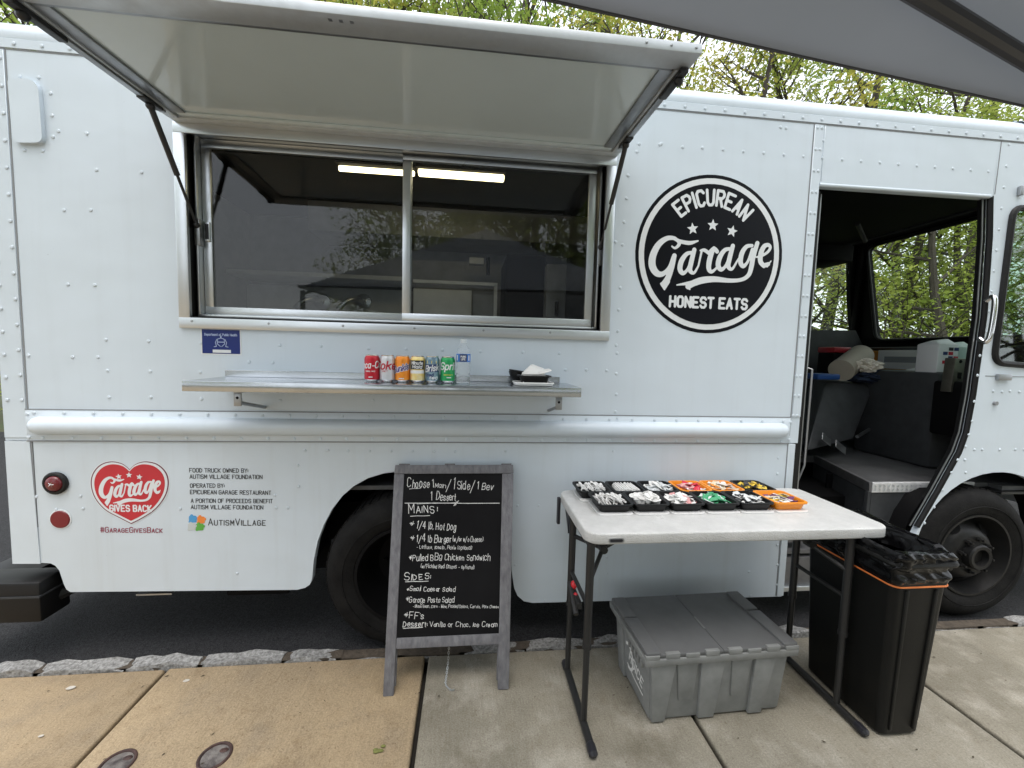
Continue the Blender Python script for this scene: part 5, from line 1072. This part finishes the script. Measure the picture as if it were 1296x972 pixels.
cond_tray(0, 0, 0, 2, True, [('packet', 'clear'), ('packet', W), ('spoon', 'clear')], 26, 'wrapped_cutlery', 'cutlery', 'clear wrapped cutlery packs')
cond_tray(0, 0, 0, 3, False, [('packet', W), ('packet', 'red'), ('packet', 'pink')], 24, 'sauce_packet', 'packet', 'red and white packets')
cond_tray(0, 0, 0, 4, False, [('packet', 'cream'), ('packet', 'orange'), ('packet', W)], 24, 'sauce_packet', 'packet', 'orange and cream packets')
cond_tray(0, 0, 0, 5, True, [('packet', 'yellow'), ('packet', 'yellow'), ('packet', 'black')], 24, 'mustard_packet', 'packet', 'yellow packets')
cond_tray(0, 0, 1, 0, True, [('spoon', W), ('spoon', 'grey')], 28, 'plastic_fork', 'fork', 'white plastic forks')
cond_tray(0, 0, 1, 1, True, [('cup', W), ('cup', 'grey')], 34, 'creamer_cup', 'creamer', 'small white creamer cups')
cond_tray(0, 0, 1, 2, True, [('packet', W), ('packet', W), ('packet', 'pink')], 32, 'sugar_packet', 'packet', 'white and pink sugar packets')
cond_tray(0, 0, 1, 3, True, [('packet', 'green'), ('packet', 'green'), ('packet', 'green'), ('packet', 'clear')], 20, 'green_packet', 'packet', 'green sweetener packets')
cond_tray(0, 0, 1, 4, True, [('packet', W), ('packet', 'clear'), ('packet', 'black')], 20, 'salt_packet', 'packet', 'white and black packets')
cond_tray(0, 0, 1, 5, False, [('packet', 'purple'), ('packet', W), ('packet', 'yellow'), ('packet', 'cream')], 18, 'jam_packet', 'packet', 'purple and white packets')

# ================================================================ grey tote under the table
m_tote = M("grey_tote_plastic", (.24, .247, .242), .48, var=.28, vscale=11, rvar=.08)
m_toted = M("dark_tote_lid", (.12, .123, .125), .42, var=.2, vscale=5, rvar=.08)
tl0, tl1 = on_z(817, 907, 0), on_z(984, 893, 0); tx0, ty0 = .750, 1.50; tw, td, th_ = .585, .327, .295
rz = rad(1.5)
tote = thing('storage_tote', "grey plastic tote with attached hinged lid under the folding table", 'tote', (tx0+tw/2, ty0+td/2, .002), rz)
b = MB(); hw, hd = tw/2, td/2; tp = 1.08
def tpt(u, v, z): s_ = 1+(tp-1)*(z/th_); return Vector((u*s_, v*s_, z))
def thexa(b, u0, u1, v0, v1, z0, z1, mat=0, bev=.006, u0b=None, u1b=None):
    u0b = u0 if u0b is None else u0b; u1b = u1 if u1b is None else u1b
    b.hexa([tpt(u0b, v0, z0), tpt(u1b, v0, z0), tpt(u1b, v1, z0), tpt(u0b, v1, z0), tpt(u0, v0, z1), tpt(u1, v0, z1), tpt(u1, v1, z1), tpt(u0, v1, z1)], mat, bev=bev)
thexa(b, -hw, hw, -hd, hd, 0, th_-.02, 0, .016)
for u, w0_, w1_, lo in ((-.235, .10, .055, .004), (-.035, .098, .07, .004), (.185, .09, .06, .004)): thexa(b, u-w0_/2, u+w0_/2, -hd-.012, -hd+.01, lo, th_-.03, 0, .004, u-w0_/2, u-w0_/2+w1_)
for u in (-.135, .09): thexa(b, u-.045, u+.042, -hd-.007, -hd+.01, .085, th_-.03, 0, .006, u-.035, u+.028)
for v in (-.1, 0, .1): thexa(b, -hw-.010, -hw+.01, v-.035, v+.03, .004, th_-.035, 0, .004) if v > 0 else None; thexa(b, hw-.01, hw+.010, v-.035, v+.03, .004, th_-.035, 0, .004)
thexa(b, -hw-.02, hw+.02, -hd-.02, hd+.02, th_-.036, th_-.004, 0, .006)
for k in range(5): thexa(b, -hw-.020, -hw-.008, -hd+.02+k*.028, -hd+.03+k*.028, th_-.072, th_-.037, 0, .002)
b.build('tote_body', m_tote, tote, world=False, ang=35)
for sgn in (-1, 1):
    b = MB(); W1 = hw*tp+.012; D1 = hd*tp+.016
    b.box(min(0, sgn*W1)+.0004, max(0, sgn*W1)-.0004, -D1, D1, th_-.002, th_+.012, 0, bev=.004)
    b.box(min(sgn*(W1-.06), sgn*(W1+.004)), max(sgn*(W1-.06), sgn*(W1+.004)), -D1, -D1+.22, th_+.0005, th_+.022, 0, bev=.006); b.box(min(sgn*(W1-.06), sgn*(W1+.004)), max(sgn*(W1-.06), sgn*(W1+.004)), -D1+.23, D1-.01, th_+.0005, th_+.022, 0, bev=.006)
    for k in range(4):
        u = sgn*(.05+.085*k); b.box(u-.03, u+.03, -D1-.004, -D1+.012, th_-.010, th_+.017-(k % 2)*.006, 1, bev=.003)
    b.box(-.004, .004, -.06, .02, th_+.0122, th_+.0135, 1) if sgn > 0 else None
    b.build('lid_flap', [m_toted, m_tote], tote, world=False, ang=35)
b = MB(); nL = Vector((-1, 0, .0)); xs_ = -hw*1.035-.006
def TLp(v, z): s_ = 1+(tp-1)*(z/th_); return Vector((-hw*s_-.0035, v, z))
text_on(b, "hoice", TLp(-.045, .10), TLp(-.20, .10), .055, nL, .008, 0, smallcaps=False) if False else None
Cst = [TLp(.03+.055*math.cos(a)-.03, .19+.05*math.sin(a)) for a in [rad(x) for x in range(-60, 250, 18)]]
Cst = [TLp(.015+.045*math.cos(a), .145+.055*math.sin(a)) for a in [rad(x) for x in range(60, 290, 18)]]
ribbon(b, Cst, .013, nL, 0)
text_on(b, "HOICE", TLp(.012, .135), TLp(-.115, .105), .040, nL, .0075, 0, gap=2.2); ribbon(b, [TLp(.03, .10), TLp(-.04, .083), TLp(-.12, .078)], .007, nL, 2)
b.build('printed_logo', m_white, tote, world=False, smooth=False)
b = MB(); s_ = Vector((-.004, 0, 0)); q = [TLp(.03, .245)+s_, TLp(-.05, .235)+s_, TLp(-.05, .285)+s_, TLp(.03, .29)+s_]; b.add(q, [(0, 1, 2, 3)], 0); b.add([p_-Vector((.0006, 0, 0)) for p_ in (TLp(.02, .252)+s_, TLp(-.042, .242)+s_, TLp(-.042, .265)+s_, TLp(.02, .27)+s_)], [(0, 1, 2, 3)], 1)
b.build('warning_label', [M("label_red", (.5, .05, .07), .5), m_chalk], tote, world=False, smooth=False)

# ================================================================ slim bin with bag
m_bin = M("bin_black_plastic", (.0055, .0058, .0055), .46, spec=.25, var=.3, vscale=10, bump=.15, bscale=260)
m_bag = M("bin_bag_plastic", (.004, .004, .0045), .12, spec=.22)
BX, BY = 1.737, 1.535; bw, bd, bh = .105, .195, .74
binn = thing('waste_bin', "tall slim black waste bin lined with a black bag beside the table", 'bin', (BX, BY, .004), rad(0))
def sec(z, grow=0): s_ = .84+.30*(z/bh); return bw*s_+grow, bd*(.93+.14*(z/bh))+grow
b = MB(); rings = []
for z in (0, .012, .25, .50, .70, bh-.03, bh): w_, d_ = sec(z, -.008 if z == 0 else 0); rings.append([Vector((u, v, z)) for u, v in rrect(-w_, w_, -d_, d_, .028, 5)])
n = len(rings[0]); b.add([p for R_ in rings for p in R_], [(i*n+k, i*n+(k+1) % n, (i+1)*n+(k+1) % n, (i+1)*n+k) for i in range(len(rings)-1) for k in range(n)]+[tuple(range(n))[::-1]])
for u0, u1 in ((-.064, -.050), (.050, .064)):
    w0, d0 = sec(.03); w1, d1 = sec(.62); b.hexa([Vector((u0*.9, -d0-.006, .03)), Vector((u1*.9, -d0-.006, .03)), Vector((u1*.9, -d0+.01, .03)), Vector((u0*.9, -d0+.01, .03)), Vector((u0*1.1, -d1-.006, .62)), Vector((u1*1.1, -d1-.006, .62)), Vector((u1*1.1, -d1+.01, .62)), Vector((u0*1.1, -d1+.01, .62))], 0, bev=.003)
w_, d_ = sec(.72); b.box(w_-.01, w_+.035, -d_+.02, -d_+.09, .68, .72, 0, bev=.008); b.tube([Vector((u, v, .725)) for u, v in rrect(-w_-.012, w_+.012, -d_-.012, d_+.012, .03, 5)], .012, 8, closed=True)
b.build('bin_body', m_bin, binn, world=False, ang=35)
b = MB(); zb = .635; w_, d_ = sec(zb, .0045); b.tube([Vector((BX+u, BY+v, zb+.004)) for u, v in rrect(-w_, w_, -d_, d_, .03, 6)], .0045, 8, closed=True)
tag(b.build('elastic_band', M("orange_elastic", (.80, .22, .05), .5)), "thin orange elastic band stretched round the black bin", 'band')
b = MB(); prof = [(.640, .006), (.655, .010), (.672, .014), (.695, .012), (.715, .018), (.735, .015), (.75, .018), (.765, .010), (.768, -.005), (.76, -.02), (.745, -.04), (.70, -.05)]
NB = 240; rings = []
for i, (z, g_) in enumerate(prof):
    w_, d_ = sec(z, g_); O = rrect(-w_, w_, -d_, d_, .035, 36); O = O[:]; R_ = []
    for k in range(len(O)):
        u, v = O[k]; a = math.atan2(v, u); q = Vector((BX+u, BY+v, z)); nz = noise.noise(Vector((u*8, v*8, z*9+3)))*.022+(.35-abs(noise.noise(Vector((u*13+z*16, v*13-z*11, z*6)))))*.05-.010
        k2 = min(1, i/3) if i < 8 else .8
        d2 = Vector((u, v, 0)).normalized(); q += d2*nz*k2+Vector((0, 0, (noise.noise(Vector((u*22+5, v*22, z*9)))*.025+(noise.noise(Vector((u*9+2, v*9, 1)))*.05 if i >= 4 else 0))*k2)); R_.append(q)
    rings.append(R_)
# resample along the ring for finer folds
fine = []
for R_ in rings:
    L_ = [0]
    for a, c in zip(R_, R_[1:]+R_[:1]): L_.append(L_[-1]+(c-a).length)
    out = []; j = 0
    for k in range(NB):
        t = L_[-1]*k/NB
        while L_[j+1] < t: j += 1
        f = (t-L_[j])/max(1e-6, L_[j+1]-L_[j]); out.append(R_[j].lerp(R_[(j+1) % len(R_)], f))
    fine.append(out)
full = []
for i in range(len(fine)-1):
    for s_ in range(5):
        ring_ = []
        for k in range(NB):
            p = fine[i][k].lerp(fine[i+1][k], s_/5); c = Vector((p.x-BX, p.y-BY, 0)).normalized(); w = (.3-abs(noise.noise(Vector((p.x*22+p.z*30, p.y*22-p.z*18, p.z*9)))))*.016*(0 if i == 0 else 1); ring_.append(p+c*w)
        full.append(ring_)
b.add([p for R_ in full for p in R_], [(i*NB+k, i*NB+(k+1) % NB, (i+1)*NB+(k+1) % NB, (i+1)*NB+k) for i in range(len(full)-1) for k in range(NB)])
tag(b.build('bin_bag', m_bag, ang=75), "crumpled shiny black bin bag folded over the rim of the black bin", 'bag')

# ================================================================ things in the cab
def cabthing(b, name, mats, label, cat, **k): tag(b.build(name, mats, **k), label, cat)
p0, p1 = on_y(1063, 470, 2.95), on_y(1088, 451, 3.1); b = MB(); d = (p1-p0).normalized()
b.cyl(p0+d*.02, p1+d*.03, .088, n=32, mat=0); b.cyl(p1+d*.0301, p1+d*.0315, .022, n=16, mat=1); cabthing(b, 'paper_roll', [M("cream_paper", (.36, .33, .27), .8, var=.1, vscale=8), m_dark], "large cream paper roll lying on the engine cover in the cab", 'paper roll')
b = MB(); p = on_y(1099, 463, 2.9); bm = bmesh.new(); bmesh.ops.create_icosphere(bm, subdivisions=4, radius=1)
for v in bm.verts: q = v.co.normalized(); v.co = p+Vector((q.x*.085, q.y*.07, q.z*.05))*(1+.45*noise.noise(q*2.6)+.25*noise.noise(q*6))
b.from_bm(bm); cabthing(b, 'rag', m_c['cream'] if False else M("cloth_cream", (.66, .62, .54), .9), "crumpled cream rag beside the paper roll in the cab", 'rag')
b = MB(); p = on_y(1116, 478, 2.95); bm = bmesh.new(); bmesh.ops.create_icosphere(bm, subdivisions=4, radius=1)
for v in bm.verts: q = v.co.normalized(); v.co = p+Vector((q.x*.27, q.y*.13, q.z*.06))*(1+.35*noise.noise(q*3.1)+.15*noise.noise(q*8))
b.from_bm(bm); cabthing(b, 'jacket', M("navy_cloth", (.012, .022, .05), .9), "crumpled dark navy jacket on the engine cover in the cab", 'jacket')
b = MB(); p = on_y(1058, 452, 3.25); b.box(p.x-.10, p.x+.06, p.y-.08, p.y+.08, p.z-.14, p.z+.035, 1, bev=.01); b.box(p.x-.105, p.x+.065, p.y-.085, p.y+.085, p.z+.036, p.z+.085, 0, bev=.012); cabthing(b, 'plastic_tub', [M("red_lid_plastic", (.33, .02, .03), .4), m_dark], "dark plastic tub with a red lid behind the paper roll", 'tub')
b = MB(); p = on_y(1042, 476, 2.9); b.box(p.x-.10, p.x+.09, p.y-.06, p.y+.06, p.z-.025, p.z+.02, 0, bev=.012); cabthing(b, 'blue_case', M("blue_plastic", (.015, .06, .22), .4), "flat blue plastic case at the left edge of the cab door", 'case')
xd_ = 3.72
b = MB(); p = on_x(1113, 456, xd_); b.box(xd_-.03, xd_+.10, p.y-.17, p.y+.17, p.z-.085, p.z+.085, 0, bev=.004); cabthing(b, 'orange_box', M("orange_card", (.65, .25, .03), .6), "orange cardboard box on the dashboard", 'box')
b = MB(); p = on_x(1144, 456, xd_-.05); b.box(xd_-.08, xd_+.06, p.y-.22, p.y+.2, p.z-.075, p.z+.085, 0, bev=.004); b.box(xd_-.0815, xd_-.08, p.y-.16, p.y+.14, p.z-.02, p.z+.03, 1); cabthing(b, 'white_box', [M("white_card", (.75, .77, .78), .5), M("grey_print", (.25, .27, .29), .5)], "long white and grey box on the dashboard beside the orange box", 'box')
for k, (px, py, cap) in enumerate(((1186, 452, 1), (1207, 455, 0))):
    p = on_y(px, py, 2.55+.05*k); w, h = .085-.01*k, .115; b = MB()
    b.box(p.x-w, p.x+w*.9, p.y-.07, p.y+.07, p.z-h, p.z+h*.8, 0, bev=.012); b.hexa([Vector((p.x-w*.9, p.y-.06, p.z+h*.8)), Vector((p.x+w*.8, p.y-.06, p.z+h*.8)), Vector((p.x+w*.8, p.y+.06, p.z+h*.8)), Vector((p.x-w*.9, p.y+.06, p.z+h*.8)), Vector((p.x-w*.5, p.y-.01, p.z+h)), Vector((p.x+w*.7, p.y-.012, p.z+h*1.12)), Vector((p.x+w*.7, p.y+.012, p.z+h*1.12)), Vector((p.x-w*.5, p.y+.01, p.z+h))], 0, bev=.004)
    if k == 0:
        for i in range(3):
            for j in range(5):
                if (i*3+j*2) % 4: u, z = p.x-w*.55+i*.042, p.z-.075+j*.03; b.box(u, u+.034, p.y-.0715, p.y-.07, z, z+.022, 1+(i+j) % 3)
    b.build('x', [m_white], None) if False else None
    cabthing(b, 'carton', [M("carton_white" if k == 0 else "carton_mint", (.62, .64, .66) if k == 0 else (.45, .58, .55), .5), m_navy, m_prd, m_blk], ["white carton with dark blue and red marks by the cab door post", "pale mint carton behind the marked white carton"][k], 'carton')
b = MB(); p = on_y(1150, 484, 3.0); b.cyl(p+Vector((-.09, 0, -.005)), p+Vector((.11, 0, .0)), .052, n=20, mat=0); b.cyl(p+Vector((-.11, 0, -.004)), p+Vector((-.09, 0, -.004)), .04, n=20, mat=1); cabthing(b, 'red_canister', [M("red_gloss", (.35, .01, .025), .35), m_white], "red canister with a white cap lying in front of the dashboard", 'canister')
b = MB(); q = [on_y(1140, 476, 2.85), on_y(1152, 470, 2.85), on_y(1165, 468, 2.85)]; b.tube(q, [.02, .035, .022], 12, flat=(1, .6)); cabthing(b, 'glove', M("white_cloth", (.45, .46, .47), .9), "pale cloth glove lying on the red canister", 'glove')

# ================================================================ utility covers and litter on the sidewalk
m_rust = M("rusty_iron", (.10, .055, .045), .6, .5, var=.6, vscale=18, bump=.8, bscale=40, col2=(.045, .03, .03))
m_wet = M("grimy_iron", (.26, .24, .22), .5, .2, var=.6, vscale=22, bump=.6, bscale=45, col2=(.05, .04, .04))
for i, (px, py, r_) in enumerate(((272, 957, .055), (148, 967, .055))):
    p = on_z(px, py, .004); b = MB(); T = Matrix.Translation((p.x, p.y, .001)); b.lathe([(r_, 0), (r_, .006), (r_*.93, .008), (r_*.84, .007), (r_*.8, .003), (r_*.4, .004), (.0001, .0045)], 36, T, mats=[0, 0, 0, 0, 1, 1, 1])
    for k in range(1): b.sphere((p.x+[.02, -.015, .03, -.03][k], p.y+[.02, .01, -.01, -.02][k], .005), ([.016, .012, .009, .010][k], .010, .003), 10, 6, 0)
    tag(b.build('utility_cover', [m_rust, m_wet]), ["small round rusty utility cover near the tan slab's middle, the more complete one", "round rusty utility cover cut by the bottom edge, left of the other cover"][i], 'utility cover')
r = random.Random(9); m_lit = M("dry_leaf_bits", (.05, .035, .02), .9)
b = MB()
for _ in range(90):
    x, y = r.uniform(-2.2, 3.2), 1.9-abs(r.gauss(0, .42)); a = r.uniform(0, 3.14); L_ = r.uniform(.003, .010); w = L_*r.uniform(.15, .5); c = Vector((x, y, .0062)); u = Vector((math.cos(a), math.sin(a), .05))*L_; v = Vector((-math.sin(a), math.cos(a), 0))*w
    b.add([c-u, c+v, c+u, c-v], [(0, 1, 2, 3)])
tag(b.build('leaf_litter', m_lit, smooth=False), "tiny dark leaf bits and twigs scattered over the sidewalk", 'litter', kind='stuff')
b = MB()
for px, py, s_ in ((90, 870, .016), (236, 861, .012), (52, 931, .008)):
    p = on_z(px, py, .0065); b.prism([(p.x+s_*(1+.25*math.sin(3*k))*math.cos(k*.698), p.y+s_*.7*(1+.25*math.cos(5*k))*math.sin(k*.698)) for k in range(9)], lambda u, v, w: Vector((u, v, w)), .0042, .0065)
tag(b.build('gum_spots', M("gum_white", (.5, .47, .42), .8)), "pale flattened gum spots on the left tan slabs", 'gum', kind='stuff')
b = MB(); p = on_z(480, 948, .006); rr = random.Random(4)
for k in range(7):
    a = k*.9; c = p+Vector((rr.uniform(-.015, .015), rr.uniform(-.015, .015), .002)); b.sphere(c, (.010, .006, .003), 8, 6)
tag(b.build('moss_tuft', M("moss", (.16, .17, .05), .9)), "small green mossy tuft on the tan slab near the chalkboard", 'moss')
